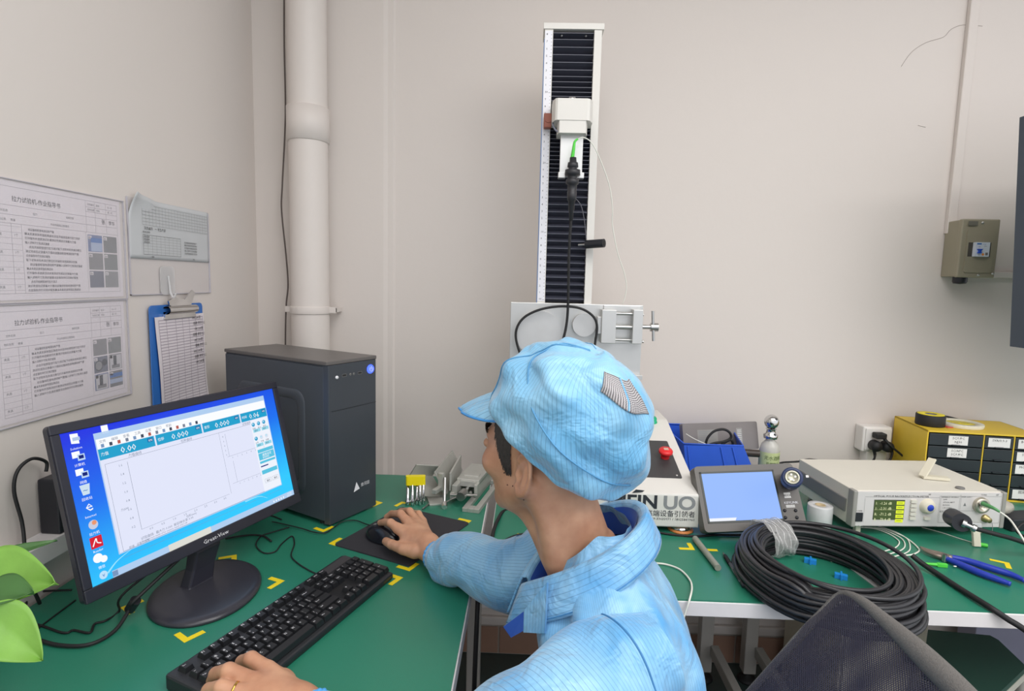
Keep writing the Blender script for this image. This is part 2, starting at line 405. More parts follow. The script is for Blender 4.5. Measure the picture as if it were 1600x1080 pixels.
# third sleeve with a short curled sheet
y0, y1, z0, z1 = 1.374, 1.725, 1.345, 1.580
t = thing('record_form', 'form with small table curling at its upper left, in half empty sleeve above clipboard', 'document', (XL+.001, y0, z0))
M = frame((0, 0, 0), (0, 1, 0), (0, 0, 1)); W, H = y1-y0, z1-z0
def curl(u, v):
    x = u*W; y = .09+v*(H-.09+.002); c = max(0, 1-x/.10)*max(0, v-.6)/.4
    return (x+.012*c, y+.012*c, .002+.02*c*c+.006*math.exp(-((x-.075)/.03)**2)*max(0, v-.7)/.3)
FORM = mat('form_paper', (196, 198, 200), .6, var=.03)
b = B(M).grid(curl, 30, 14, FORM); part('paper_sheet', b, t, solid=.0006)
b = B(M); b.M = M @ Matrix.Translation((0, 0, .0048))
g = LINK
for k in range(7): b.rect(.05, H-.012-k*.0082, W-.012, H-.0114-k*.0082, GINK, 1)
for k in range(22): b.rect(.05+k*.0132, H-.012-6*.0082, .0505+k*.0132, H-.012, GINK, 1)
b.text('文件编号   一 号生产部', .055, H-.072, .0085, INK)
b.text('检验记录表', .05, H-.0805, .0055, INK)
b.fr(.05, H-.134, .205, H-.085, .0007, INK)
for k in range(1, 7): b.rect(.05, H-.085-k*.007, .205, H-.0846-k*.007, GINK)
for k in range(1, 9): b.rect(.05+k*.0172, H-.134, .0505+k*.0172, H-.085, GINK)
for k in range(3): b.text('项目名称', .053, H-.0915-k*.007, .0055, INK)
for k in range(5): b.text(TXT[k][:11], .222, H-.096-k*.0075, .0055, INK)
b.text('核准:', .08, H-.141, .005, INK); b.text('审核:', .26, H-.141, .005, INK)
part('print', b, t)
b = B(M).prism([(0, -.0), (W, -.0), (W, H+.002), (0, H+.002)], .0015, .0019, FILM)
part('plastic_sleeve', b, t)
b = B(M)
for a in ((0, 0, W, .002), (W-.002, 0, W, H), (0, 0, .002, H)): b.b3((a[0], a[1], 0), (a[2], a[3], .0036), mat('sleeve_edge', (188, 184, 192), .3))
part('sleeve_edge', b, t)
# adhesive hook
p = Xp(259, 440, XL)
t = thing('adhesive_hook', 'clear adhesive wall hook holding the clipboard', 'hook', (XL+.004, p[1], p[2]))
CLR = mat('clear_plastic', (224, 222, 222), .1, alpha=.5, var=0)
M = frame((0, 0, 0), (0, 1, 0), (0, 0, 1))
part('backing', B(M).prism(rrect(-.03, -.035, .03, .04, .012), 0, .002, CLR), t)
part('hook', B().tube([(.003, 0, .015), (.006, 0, -.01), (.008, 0, -.03), (.016, 0, -.042), (.022, 0, -.03)], .003, CLR), t)
# clipboard
A_, B_ = Xp(224, 478, XL), Xp(312, 470, XL)
cy, cz = (A_[1]+B_[1])/2, A_[2]
t = thing('clipboard', 'blue plastic clipboard hanging on the left wall with a steel clip', 'clipboard', (XL+.008, cy, cz-.33))
CB = mat('blue_clipboard', (52, 110, 186), .4)
M = frame((0, 0, 0), (0, 1, 0), (0, 0, 1))
part('board', B(M).prism(rrect(-.118, 0, .118, .33, .012), 0, .003, CB), t)
M0c = M
M = M @ Matrix.Translation((0, .316, 0)) @ Matrix.Diagonal((1.3, 1.3, 1.3, 1)) @ Matrix.Translation((0, -.316, 0))
b = B(M).prism([(-.055, .298), (.055, .298), (.052, .308), (.030, .314), (-.030, .314), (-.052, .308)], .003, .0085, CHROME)
b.lathe([(.0085, -.05), (.0085, .05)], CHROME, M=Matrix.Translation((0, .316, .010)) @ Matrix.Rotation(pi/2, 4, 'Y'), seg=14)
part('clip', b, t, .001)
part('lever', B(M).prism([(-.020, .318), (.030, .318), (.050, .350), (.040, .356), (.012, .336), (-.02, .342), (-.044, .335), (-.040, .326)], .008, .011, CHROME), t, .001)
M = M0c
b = B(M)
def cs(u, v):
    x = -.106+u*.222; y = .300-v*.285; return (x+.012*v*(.3-u)+.014*v, y, .0048+.004*sin(v*5+u*2)*v+.012*v*v*abs(u-.4)+.002)
for nm, dz in (('recording_sheet', 0),):
    b = B(M).grid(cs, 14, 18, PAPER)
    G2 = mat('faint_print', (168, 158, 168), .8)
    for k in range(34):
        v = .03+k*.028
        for i in range(13):
            b.add([tuple(np.array(cs(.06+i*.07, v))+[0, 0, .0008]), tuple(np.array(cs(.13+i*.07, v))+[0, 0, .0008]), tuple(np.array(cs(.13+i*.07, v+.006))+[0, 0, .0008]), tuple(np.array(cs(.06+i*.07, v+.006))+[0, 0, .0008])], [(3, 2, 1, 0)], G2)
    for u in (.06, .2, .38, .52, .66, .8, .96):
        for j in range(12):
            v = .03+j*.078
            b.add([tuple(np.array(cs(u, v))+[0, 0, .0009]), tuple(np.array(cs(u+.006, v))+[0, 0, .0009]), tuple(np.array(cs(u+.006, v+.078))+[0, 0, .0009]), tuple(np.array(cs(u, v+.078))+[0, 0, .0009])], [(3, 2, 1, 0)], G2)
    for k in range(9):
        q = cs(.72+.02*(k % 3), .05+.028*k*2); b.text('合格 李华 3.2' if k % 2 else 'OK 2.8 周', q[0], q[1], .010, INK, 1, Matrix.Translation((0, 0, q[2]+.002)))
    bb = b; c_ = Vector((XL+.008, cy, cz-.33)); bb.v = [tuple(Vector(v)+c_) for v in bb.v]
    o = solo('paper_sheet', bb, 'ruled recording sheet with handwriting clipped on the blue clipboard', 'paper')

# ------------------------------------------------------------ wall trunking, black adapter on the left wall
b = B().b3((XL, .55, .838), (XL+.05, 1.14, .878), WHITE)
solo('cable_trunking', b, 'short white cable trunking box low on the left wall below the adapter', 'trunking', bev=.002)
t = thing('power_adapter', 'black power adapter brick with cord standing on the left wall trunking', 'adapter', (XL+.026, 1.108, .878))
part('brick', B(Matrix.Rotation(.0, 4, 'X')).b3((-.020, -.035, 0), (.022, .037, .112), BLACK), t, .004)
P = [Xp(72, 737, -.945), Xp(72, 722, -.945), Xp(50, 717, -.945), Xp(28, 735, -.945), Xp(22, 768, -.945), Xp(34, 815, -.94), Xp(38, 850, -.93), Xp(37, 885, -.925), (-.93, 1.03, .758)]
c_ = Vector(t.location)
part('cord', B().tube([tuple(Vector(p)) for p in P], .0032, RUB, 8), t, world=True)
# ------------------------------------------------------------ computer tower
W_, L_, H_ = .176, .431, .437
t = thing('computer_tower', 'black computer tower case with blue lit power button standing at the left desk corner', 'computer', (-.504, 1.431, .75), 1.06)
CASE = mat('case_black', (66, 72, 80), .36, var=.04); CASET = mat('case_top', (96, 92, 90), .4, var=.05); CF = mat('case_front', (58, 63, 70), .32)
part('case', B().b3((.004, .02, .012), (W_-.004, L_, H_-.008), CASE), t, .003)
b = B().b3((0, .016, .014), (.006, L_-.004, H_-.014), CASE)
def rim(u, v):    # raised swage on the side panel
    a = rrect(.10, .08, .36, .34, .03, 4); n = len(a); i = int(round(u*n)) % n; x, z = a[i]; k = v*pi
    cx_, cz_ = .23, .21; d = hypot(x-cx_, z-cz_); s_ = 1+.012*cos(k)/d*1.4
    return (-.004*sin(k), cx_+(x-cx_)*s_, cz_+(z-cz_)*s_)
b.grid(rim, 20, 6, CASE, cu=True)
part('side_panel', b, t, .001)
part('top_panel', B().b3((-.001, .002, H_-.010), (W_+.001, L_, H_), CASET), t, .002)
fp = part('front_panel', B().prism([(0, .018), (.004, 0), (W_-.004, 0), (W_, .018)], .006, H_-.010, CF), t, .002)
M = frame((0, -.0005, 0), (1, 0, 0), (0, 0, 1))
b = B(M).rect(.012, .306, W_-.004, .3072, mat('seam_black', (16, 16, 18), .6), 1); part('panel_seam', b, fp)
WH = mat('print_white', (232, 232, 236), .5)
BT = em((70, 96, 255), 2.4)
pb = part('power_button', B(M).lathe([(.0001, .0035), (.011, .0035), (.0125, .001), (.0125, -.001)], BT, Matrix.Translation((.150, .402, 0)), 24), fp)
b = B(M).tube([(.150+.006*cos(a), .402+.006*sin(a), .0042) for a in np.linspace(2.2, 7.2, 10)], .0008, WH, 5); b.b3((.1495, .401, .0035), (.1505, .4105, .0045), WH); part('power_symbol', b, pb)
part('reset_button', B(M).lathe([(.0001, .003), (.004, .003), (.0045, 0)], WH, Matrix.Translation((.030, .394, 0)), 16), fp)
for x in (.055, .110):
    u_ = part('usb_port', B(M).fr(x-.007, .3925, x+.008, .4, .001, GREY, 4).rect(x-.007, .3925, x+.008, .4, RUB, 3), fp)
for x in (.077, .089): part('audio_jack', B(M).lathe([(.0012, .001), (.003, .001), (.0035, 0)], GREY, Matrix.Translation((x, .396, 0)), 12), fp)
b = B(M).add([(.086, .070, .0006), (.108, .074, .0006), (.096, .096, .0006)], [(0, 1, 2)], WH); b.text('金河田', .112, .079, .011, WH, 4); part('logo', b, fp)
for x in (.02, W_-.02):
    for y in (.04, L_-.04): part('foot', B().cyl((x, y, 0), (x, y, .012), .012, RUB, 14), t)

# ------------------------------------------------------------ monitor
bx = Z(323, 918, .76)
t = thing('computer_monitor', 'black widescreen monitor showing test software on an oval stand', 'monitor', (bx[0], bx[1], .75), 0)
a, ti = radians(70.07), radians(13.75)
r = Vector((cos(a), sin(a), 0)); n = Vector((sin(a)*cos(ti), -cos(a)*cos(ti), sin(ti))); u = n.cross(r)
if u.z < 0: u = -u
c0 = Vector((-.677, 1.147, .991)); MW, MH = .512, .308
M = frame(c0, r, u)
b = B(M).prism(rrect(-MW/2, -MH/2, MW/2, MH/2, .008), -.012, 0, SATIN)
b.fr(-MW/2+.003, -MH/2+.003, MW/2-.003, MH/2-.003, .001, SATIN, 2)
bz = B(M)
x0, x1, y0, y1 = -MW/2+.016, MW/2-.016, -MH/2+.024, MH/2-.017
for q in ((-MW/2+.001, -MH/2+.001, MW/2-.001, y0), (-MW/2+.001, y1, MW/2-.001, MH/2-.001), (-MW/2+.001, y0, x0, y1), (x1, y0, MW/2-.001, y1)): bz.b3((q[0], q[1], -.002), (q[2], q[3], .004), SATIN)
part('housing', b, t, .003, world=True); part('bezel', bz, t, .0015, world=True)
part('back_cover', B(M).prism(rrect(-MW/2+.04, -MH/2+.03, MW/2-.04, MH/2-.03, .04), -.042, -.010, SATIN), t, .01, world=True)
b = B(M @ Matrix.Translation((0, 0, .0042))); b.text('Great-View', .005, -MH/2+.0085, .0115, WH, 2, al='c', sx=1.15); part('lettering', b, t, world=True)
# display
SW, SH = x1-x0, y1-y0
D = M @ Matrix.Translation((x0, y0, .0006)); b = B(D)
e = lambda h, k=1.0: em(h, k)
SB, SB2, SB3 = e((6, 70, 235), 1.0), e((4, 120, 240), 1.0), e((40, 180, 250), 1.0)
sky = bpy.data.materials.new('desktop_wallpaper'); sky.use_nodes = True; nt = sky.node_tree; pb = nt.nodes['Principled BSDF']
pb.inputs['Base Color'].default_value = (0, 0, 0, 1); pb.inputs['Emission Strength'].default_value = 1.0
uvn = nt.nodes.new('ShaderNodeUVMap'); sx = nt.nodes.new('ShaderNodeSeparateXYZ'); rp = nt.nodes.new('ShaderNodeValToRGB')
ma = nt.nodes.new('ShaderNodeMath'); ma.operation = 'MULTIPLY_ADD'; ma.inputs[1].default_value = .25
nt.links.new(uvn.outputs[0], sx.inputs[0]); nt.links.new(sx.outputs[0], ma.inputs[0])
m2 = nt.nodes.new('ShaderNodeMath'); m2.operation = 'SUBTRACT'; m2.inputs[0].default_value = .95; nt.links.new(sx.outputs[1], m2.inputs[1]); nt.links.new(m2.outputs[0], ma.inputs[2])
nt.links.new(ma.outputs[0], rp.inputs[0]); nt.links.new(rp.outputs[0], pb.inputs['Emission Color'])
rp.color_ramp.elements[0].color = rgb((0, 40, 225)); rp.color_ramp.elements[1].color = rgb((40, 200, 255))
q = rp.color_ramp.elements.new(.45); q.color = rgb((0, 110, 240))
b.add([(0, 0, 0), (SW, 0, 0), (SW, SH, 0), (0, SH, 0)], [(0, 1, 2, 3)], sky, uv=[(0.001, 0.001), (1, 0.001), (1, 1), (0.001, 1)])
part('desktop_wallpaper', b, t, world=True)
b = B(D)
win, frost, teal, gr, wt, dk = e((226, 230, 250), 1.0), e((176, 206, 240), 1.0), e((30, 160, 205), 1.0), e((120, 130, 150)), e((250, 252, 255), 1.0), e((20, 30, 60), 1.0)
X = lambda f: f*SW
Yv = lambda f: SH*(1-f)
wx0, wx1, wy0, wy1 = .115, .93, .052, .865       # window, fractions from the top left
b.rect(X(wx0)-.002, Yv(wy1)-.002, X(wx1)+.002, Yv(wy0)+.002, frost, 1)
b.rect(X(wx0), Yv(wy1), X(wx1), Yv(wy0+.035), win, 2)
b.rect(X(wx0), Yv(wy0+.10), X(wx1), Yv(wy0+.035), wt, 3)
for k in range(7): b.text(['文件', '编辑', '查看', '工具', '设置', '窗口', '帮助'][k], X(wx0+.01+k*.045), Yv(wy0+.064), .0062, gr, 4)
for k in range(14): b.rect(X(wx0+.014+k*.031), Yv(wy0+.096), X(wx0+.014+k*.031)+.0055, Yv(wy0+.072), e([(120, 150, 190), (60, 70, 90), (180, 90, 80), (120, 130, 150)][k % 4]), 4)
bars = [(wx0, .335, '0.00'), (.342, .555, '0.000'), (.562, .765, '0.000'), (.772, wx1, '0.06')]
for i, (p, q, s) in enumerate(bars):
    b.rect(X(p), Yv(wy0+.178), X(q), Yv(wy0+.103), teal, 4); b.text(s, X((p+q)/2), Yv(wy0+.166), .0165, wt, 6, al='c', sx=1.05)
    b.text(['力值', '位移', '变形', '时间'][i], X(p)+.003, Yv(wy0+.15), .007, wt, 6); b.rect(X(q)-.014, Yv(wy0+.14), X(q)-.003, Yv(wy0+.112), e((20, 110, 170)), 5); b.text('kN', X(q)-.012, Yv(wy0+.135), .006, wt, 7)
    b.text(['力值曲线', '位移曲线', '', '试验结果'][i], X(p)+.05*(i < 3), Yv(wy0+.205), .0065, gr, 5)
b.fr(X(.128), Yv(.865), X(.90), Yv(.262), .0005, gr, 4)
b.rect(X(.635), Yv(.77), X(.636), Yv(.262), gr, 5)
b.rect(X(.21), Yv(.77), X(.2112), Yv(.285), gr, 5); b.rect(X(.21), Yv(.770), X(.625), Yv(.7685), gr, 5)
b.rect(X(.655), Yv(.475), X(.89), Yv(.4735), gr, 5); b.rect(X(.666), Yv(.475), X(.667), Yv(.285), gr, 5)
b.rect(X(.655), Yv(.70), X(.89), Yv(.6985), gr, 5); b.rect(X(.680), Yv(.70), X(.681), Yv(.52), gr, 5)
for k in range(8): b.text('%.1f' % (1.6-k*.2), X(.175), Yv(.305+k*.062), .006, gr, 5); b.text('%.1f' % (k*.5), X(.24+k*.05), Yv(.795), .006, gr, 5)
for k in range(5): b.text('%d' % (8-2*k), X(.65), Yv(.31+k*.038), .005, gr, 5)
for k in range(8): b.text('%d' % k, X(.68+k*.027), Yv(.498), .005, gr, 5); b.text('%d' % k, X(.69+k*.025), Yv(.722), .005, gr, 5)
b.text('位移(mm)', X(.40), Yv(.815), .0055, gr, 5); b.text('力(kN)', X(.150), Yv(.60), .005, gr, 5)
b.text('试验曲线:  最大力 0.000  断裂伸长率 0.00', X(.20), Yv(.838), .0062, gr, 5); b.text('Standard test method for tension, batch 2021-08', X(.20), Yv(.856), .0048, gr, 5)
b.rect(X(.82), Yv(.865), X(wx1), Yv(.235), e((238, 242, 252), 1.0), 5)
for r_ in range(2):
    for k in range(3):
        x, y = X(.835+k*.033), Yv(.275+r_*.125)
        b.disc(x, y, .0048, e((60, 160, 205)) if r_ == 0 or k == 0 else e((215, 225, 240)), 6, 16); b.disc(x-.001, y+.0015, .002, e((170, 225, 245)), 7, 10)
        b.text(['开始', '停止', '返回', '上升', '下降', '回零'][r_*3+k], x, y-.0115, .0048, dk, 6, al='c')
for k, (q, c) in enumerate([(.345, teal), (.345, teal), (.475, e((80, 190, 220))), (.475, teal)]):
    b.rect(X(.828+.052*(k % 2)), Yv(q), X(.872+.052*(k % 2)), Yv(q-.028), e((150, 215, 235)), 6); b.text('测试', X(.834+.052*(k % 2)), Yv(q-.006), .005, dk, 7)
for y, h in ((.50, .03), (.535, .06), (.605, .02), (.685, .035)): b.rect(X(.828), Yv(y+h), X(.926), Yv(y), e((90, 195, 225)), 6)
b.text('速度设定', X(.85), Yv(.565), .007, wt, 7); b.text('自动回位', X(.85), Yv(.585), .005, wt, 7)
b.rect(X(.828), Yv(.655), X(.875), Yv(.645), e((20, 40, 130)), 7)
for k in range(2): b.fr(X(.835+.047*k), Yv(.80), X(.875+.047*k), Yv(.765), .0004, gr, 6); b.text('确定', X(.845+.047*k), Yv(.792), .0055, dk, 7)
b.rect(X(wx0+.01), Yv(.905), X(wx1-.01), Yv(.9035), gr, 6)
b.text('就绪   设备已连接', X(.15), Yv(.862), .005, gr, 6)
part('software_window', b, t, world=True)
b = B(D)
b.rect(X(.075), Yv(1), X(1), Yv(.955), frost, 1); b.rect(X(.075), Yv(.995), X(.095), Yv(.96), e((120, 150, 190)), 2); b.rect(X(.30), Yv(1), X(.50), Yv(.952), e((222, 222, 214)), 2)
b.text('15:58', X(.955), Yv(.978), .006, wt, 3); b.text('2021/8', X(.95), Yv(.995), .0055, wt, 3)
for k in range(5): b.rect(X(.86+k*.016), Yv(.99), X(.866+k*.016), Yv(.975), wt, 3)
icy = [.055, .165, .28, .39, .505, .62, .735, .845, .955]
b2 = b
for i, y in enumerate(icy):
    b = B(D)
    x, yy = X(.045), Yv(y)
    if i == 0: b.add([(x-.006, yy-.006, .0004), (x+.007, yy-.008, .0004), (x+.007, yy+.010, .0004), (x-.006, yy+.011, .0004)], [(0, 1, 2, 3)], wt); b.rect(x-.003, yy-.002, x+.009, yy+.004, e((180, 200, 230)), 4)
    elif i in (1, 2): b.rect(x-.009, yy-.002, x+.004, yy+.009, wt, 2); b.rect(x-.001, yy-.008, x+.011, yy+.003, e((190, 215, 245)), 3); b.rect(x+.001, yy-.005, x+.009, yy+.001, e((10, 30, 120)), 4)
    elif i == 3: b.add([(x-.005, yy-.008, .0004), (x+.006, yy-.008, .0004), (x+.009, yy+.010, .0004), (x-.008, yy+.010, .0004)], [(0, 1, 2, 3)], e((205, 225, 240))); b.text('~', x-.004, yy-.004, .014, e((60, 120, 190)), 4)
    elif i == 4: b.text('e', x, yy-.006, .028, wt, 3, al='c')
    elif i == 5: b.disc(x+.001, yy, .008, e((200, 205, 225)), 2, 16); b.disc(x+.003, yy+.003, .004, e((235, 150, 110)), 3, 12)
    elif i == 6: b.rect(x-.010, yy-.010, x+.010, yy+.010, e((215, 30, 50)), 2); b.tube([(x-.007, yy-.006, .0006), (x, yy+.006, .0006), (x+.001, yy-.001, .0006), (x+.007, yy-.004, .0006)], .0009, wt, 4)
    elif i == 7: b.disc(x-.003, yy+.002, .008, wt, 2, 18); b.disc(x+.006, yy-.003, .006, wt, 3, 18)
    else: b.disc(x, yy, .007, e((190, 225, 250)), 2, 16); b.text('v', x, yy-.003, .010, e((40, 110, 200)), 4, al='c')
    b.text(['Solution', '计算机', '网络', '回收站', 'Internet', '拉力机', 'Reader', '微信', '工具'][i], x, yy-.017, .0058, wt, 2, al='c')
    part('desktop_icon', b, t, world=True)
b = b2
part('taskbar', b, t, world=True)
x, yy = X(.155), Yv(.03); part('desktop_icon', B(D).rect(x-.006, yy-.008, x+.006, yy+.007, wt, 1), t, world=True)
for pts in ([(X(.06), Yv(.955), .0003), (X(.10), Yv(.905), .0003), (X(.16), Yv(.87), .0003)], [(X(.70), Yv(.88), .0003), (X(.78), Yv(.885), .0003), (X(.83), Yv(.93), .0003)]): part("wallpaper_streak", B(D).tube(pts, lambda s: .0016*(1-s)+.0003, e((150, 225, 255)), 4), t, world=True)

# stand
def ovl(sc_, z0, z1, m):
    P = [(.129*sc_*cos(k*2*pi/48), .103*sc_*sin(k*2*pi/48)) for k in range(48)]
    return P
ba = radians(-73.7)
T_ = Matrix.Translation((bx[0], bx[1], .75)) @ Matrix.Rotation(ba, 4, 'Z')
b = B(T_); BSE = mat('stand_plastic', (52, 52, 60), .3, var=.04)
b.lathe([(.0001, .013), (.85, .012), (.95, .010), (.995, .006), (1, .003), (.99, 0), (.0001, 0)], BSE, M=Matrix.Diagonal((.129, .103, 1, 1)), seg=64)
part('base', b, t, world=True)
nb = c0-n*.030; q0 = Vector((bx[0]-.03, bx[1]+.015, .76)); q1 = c0-u*.16-n*.03
def neck(v, k): return q0.lerp(Vector((q1.x, q1.y, q1.z)), v)
b = B()
ax = (r*.030); ay = Vector((n.x, n.y, 0)).normalized()*.014
vs = []
for p, s_ in ((q0, 1.0), (q0+(q1-q0)*.5, .9), (q1, 1.0), (nb-u*.02, 1.0)):
    for i, j in ((-1, -1), (1, -1), (1, 1), (-1, 1)): vs.append(tuple(p+ax*i*s_+ay*j*s_))
b.add(vs, [(0, 1, 2, 3), (12, 13, 14, 15)]+[(k*4+i, k*4+(i+1) % 4, k*4+4+(i+1) % 4, k*4+4+i) for k in range(3) for i in range(4)], SATIN)
part('neck', b, t, .004, world=True)

# ------------------------------------------------------------ keyboard
KA = 1.228; KL, KD = .430, .134
t = thing('keyboard', 'full size black keyboard with white legends lying diagonally on the left desk', 'keyboard', (-.424, .785, .75), KA)
KB = mat('keyboard_black', (38, 40, 44), .45, var=.05); KEY = mat('keycap_black', (30, 31, 34), .38, var=.05)
sl = math.atan2(.010, KD)
b = B().add([(x, y, z) for x in (-.006, KL) for y, z in ((-.002, 0), (KD, 0), (KD, .027), (-.002, .014))], [(0, 3, 2, 1), (4, 5, 6, 7), (0, 1, 5, 4), (1, 2, 6, 5), (2, 3, 7, 6), (3, 0, 4, 7)], KB)
part('body', b, t, .004)
KP = .0186
Tk = Matrix.Translation((.004, .0, .0145)) @ Matrix.Rotation(sl, 4, 'X')
part('status_panel', B(Tk).b3((KL-.084, KD-.026, .0015), (KL-.004, KD-.006, .0028), mat('status_panel', (62, 60, 62), .4)), t)
part('key_well', B(Tk).b3((.0, .008, .0002), (KL-.008, KD-.008, .0012), mat('well', (20, 21, 24), .5)), t)
kb_keys = {}
def key(x, y, w_, s, h=KP, low=False):
    kw = (round(w_, 4), s, round(h, 4))
    if kw not in kb_keys:
        b = B(); a0, b0 = w_/2-.0006, h/2-.0006; a1, b1 = a0-.0024, b0-.0022; hh = .0085
        vs = [(-a0, -b0, 0), (a0, -b0, 0), (a0, b0, 0), (-a0, b0, 0), (-a1, -b1+.0006, hh), (a1, -b1+.0006, hh), (a1, b1+.0006, hh+.0006), (-a1, b1+.0006, hh+.0006)]
        b.add(vs, [(4, 5, 6, 7), (0, 1, 5, 4), (1, 2, 6, 5), (2, 3, 7, 6), (3, 0, 4, 7)], KEY)
        if s:
            l1 = s.split('|'); fs_ = .0062 if len(l1[0]) < 3 else .0042
            zz = Matrix.Translation((0, 0, hh+.0004)); b.text(l1[0], -a1+.0012, .0006, fs_, WH, 1, zz)
            if len(l1) > 1: b.text(l1[1], -a1+.0012, -.0058, .0052, WH, 1, zz)
        kb_keys[kw] = mesh('key', b)
    o = link('key', kb_keys[kw], t); o.matrix_local = Tk @ Matrix.Translation((x, y, .0012))
yr = [.0175+KP*k for k in range(5)]; yf = yr[4]+KP*1.32
def row(x, y, items):
    for s, w_ in items:
        if s is not None: key(x+w_*KP/2, y, w_*KP, s)
        x += w_*KP
X0 = .004
row(X0, yf, [('Esc', 1), (None, .9)]+[('F%d' % k, 1) for k in range(1, 5)]+[(None, .4)]+[('F%d' % k, 1) for k in range(5, 9)]+[(None, .4)]+[('F%d' % k, 1) for k in range(9, 13)])
row(X0, yr[4], [(a_+'|'+b_, 1) for a_, b_ in zip('~!@#$%^&*()_+', '`1234567890-=')]+[('←Back', 2)])
row(X0, yr[3], [('Tab', 1.5)]+[(c, 1) for c in 'QWERTYUIOP']+[('{|[', 1), ('}|]', 1), ('\\', 1.5)])
row(X0, yr[2], [('Caps', 1.75)]+[(c, 1) for c in 'ASDFGHJKL']+[(':|;', 1), ('"|\'', 1), ('Enter', 2.25)])
row(X0, yr[1], [('Shift', 2.25)]+[(c, 1) for c in 'ZXCVBNM']+[('<|,', 1), ('>|.', 1), ('?|/', 1), ('Shift', 2.75)])
row(X0, yr[0], [('Ctrl', 1.25), ('Win', 1.25), ('Alt', 1.25), ('', 6.25), ('Alt', 1.25), ('Win', 1.25), ('Fn', 1.25), ('Ctrl', 1.25)])
XN = X0+15.35*KP
row(XN, yf, [('PrtSc', 1), ('ScrLk', 1), ('Pause', 1)]); row(XN, yr[4], [('Ins', 1), ('Home', 1), ('PgUp', 1)]); row(XN, yr[3], [('Del', 1), ('End', 1), ('PgDn', 1)])
row(XN, yr[1], [(None, 1), ('↑', 1)]); row(XN, yr[0], [('←', 1), ('↓', 1), ('→', 1)])
XM = XN+3.35*KP
row(XM, yr[4], [('Num', 1), ('/', 1), ('*', 1), ('-', 1)]); row(XM, yr[3], [('7', 1), ('8', 1), ('9', 1)]); row(XM, yr[2], [('4', 1), ('5', 1), ('6', 1)])
row(XM, yr[1], [('1', 1), ('2', 1), ('3', 1)]); row(XM, yr[0], [('0', 2), ('.', 1)])
key(XM+3.5*KP, (yr[3]+yr[2])/2, KP, '+', 2*KP); key(XM+3.5*KP, (yr[0]+yr[1])/2, KP, 'Ent', 2*KP)

# ------------------------------------------------------------ mouse pad, mouse
t = thing('mouse_pad', 'black rectangular mouse pad under the mouse', 'mouse pad', (-.458, 1.333, .75), -.425)
part('pad', B().prism(rrect(0, 0, .224, .272, .008), 0, .003, mat('mouse_pad_cloth', (46, 45, 50), .85, var=.06, scale=120)), t)
mo0 = Z(579, 826, .765); mo1 = Z(622, 838, .775)
ma_ = atan2(mo1[1]-mo0[1], mo1[0]-mo0[0])
t = thing('computer_mouse', 'black computer mouse under the right hand', 'mouse', ((mo0[0]+mo1[0])/2, (mo0[1]+mo1[1])/2-.004, .753), ma_)
MS = mat('mouse_black', (26, 26, 34), .22, var=.03)
def mfn(u, v):   # u around, v from rim to crown
    a = u*2*pi; L2 = .056; W2 = .031*(1-.10*cos(a))
    k = cos(v*pi/2)**.55; h = sin(v*pi/2)
    x = L2*cos(a)*k; y = W2*sin(a)*k*(1-.12*sin(v*pi)*(abs(sin(a))))
    return (x, y, .004+h*.034*(1-.25*((x+.0)/L2-.25)**2*(1 if x < .014 else .8)))
b = B().grid(mfn, 32, 12, MS, cu=True); b.grid(lambda u, v: (.056*cos(2*pi*u)*(1-.12*v), .031*(1-.10*cos(2*pi*u))*sin(2*pi*u)*(1-.12*v), .004*(1-v)), 32, 1, MS, cu=True)
part('shell', b, t); part('scroll_wheel', B().lathe([(.0001, -.003), (.009, -.003), (.0095, 0), (.009, .003), (.0001, .003)], GREY, Matrix.Translation((-.030, 0, .0235)) @ Matrix.Rotation(pi/2, 4, 'X'), 16), t)
P = [tuple(Z(*p, z=.762)) for p in [(578, 822), (570, 815), (555, 810), (535, 812), (520, 822), (508, 829), (490, 828), (470, 822), (440, 815), (425, 812)]]
part('cord', B().tube([(p[0], p[1], .756+.008*(i == 0)) for i, p in enumerate(P)], .0016, RUB, 6), t, world=True)

# ------------------------------------------------------------ yellow corner markers
def marker(px, py, rz, label, arm=.038, w_=.011, z=.7503, rev=False):
    q = Z(px, py)
    b = B(TR((q[0], q[1], z), rz)).prism([(0, 0), (arm, 0), (arm, w_), (w_, w_), (w_, arm), (0, arm)], 0, .0004, YEL)
    solo('corner_marker', b, label, 'floor marker' if False else 'tape marker', 'yellow tape corner markers')
mk = [(288, 1005, 1.0, 'yellow corner tape between the keyboard and the front of the monitor stand'),
      (445, 908, 2.75, 'yellow corner tape on the desk between monitor stand and middle of the keyboard'),
      (370, 867, 3.6, 'yellow corner tape just behind the monitor stand'),
      (188, 950, -.6, 'yellow corner tape under the lower left of the monitor beside its cables'),
      (505, 832, 1.06, 'yellow corner tape at the near bottom corner of the computer tower'),
      (598, 786, 2.6, 'yellow corner tape at the right bottom corner of the computer tower'),
      (513, 850, -.425, 'yellow corner tape at the left corner of the mouse pad'),
      (628, 784, -2.0, 'yellow corner tape at the far corner of the mouse pad by the nut drivers'),
      (737, 814, 2.75, 'yellow corner tape at the right corner of the mouse pad under the metal fixture'),
      (640, 893, 1.14, 'yellow corner tape at the near corner of the mouse pad'),
      (630, 903, 2.7, 'yellow corner tape at the right end of the keyboard'),
      (808, 844, .0, 'yellow corner tape behind the sleeve on the back workbench'),
      (1086, 860, 1.57, 'yellow corner tape beside the orange rimmed foot of the tester'),
      (1098, 861, 0.0, 'yellow corner tape right of the grey rod'),
      (1281, 862, .2, 'small yellow tape corner inside the black cable coil'),
      (1577, 880, 2.6, 'yellow corner tape at the right edge beside the blue pliers')]
for p in mk: marker(*p)

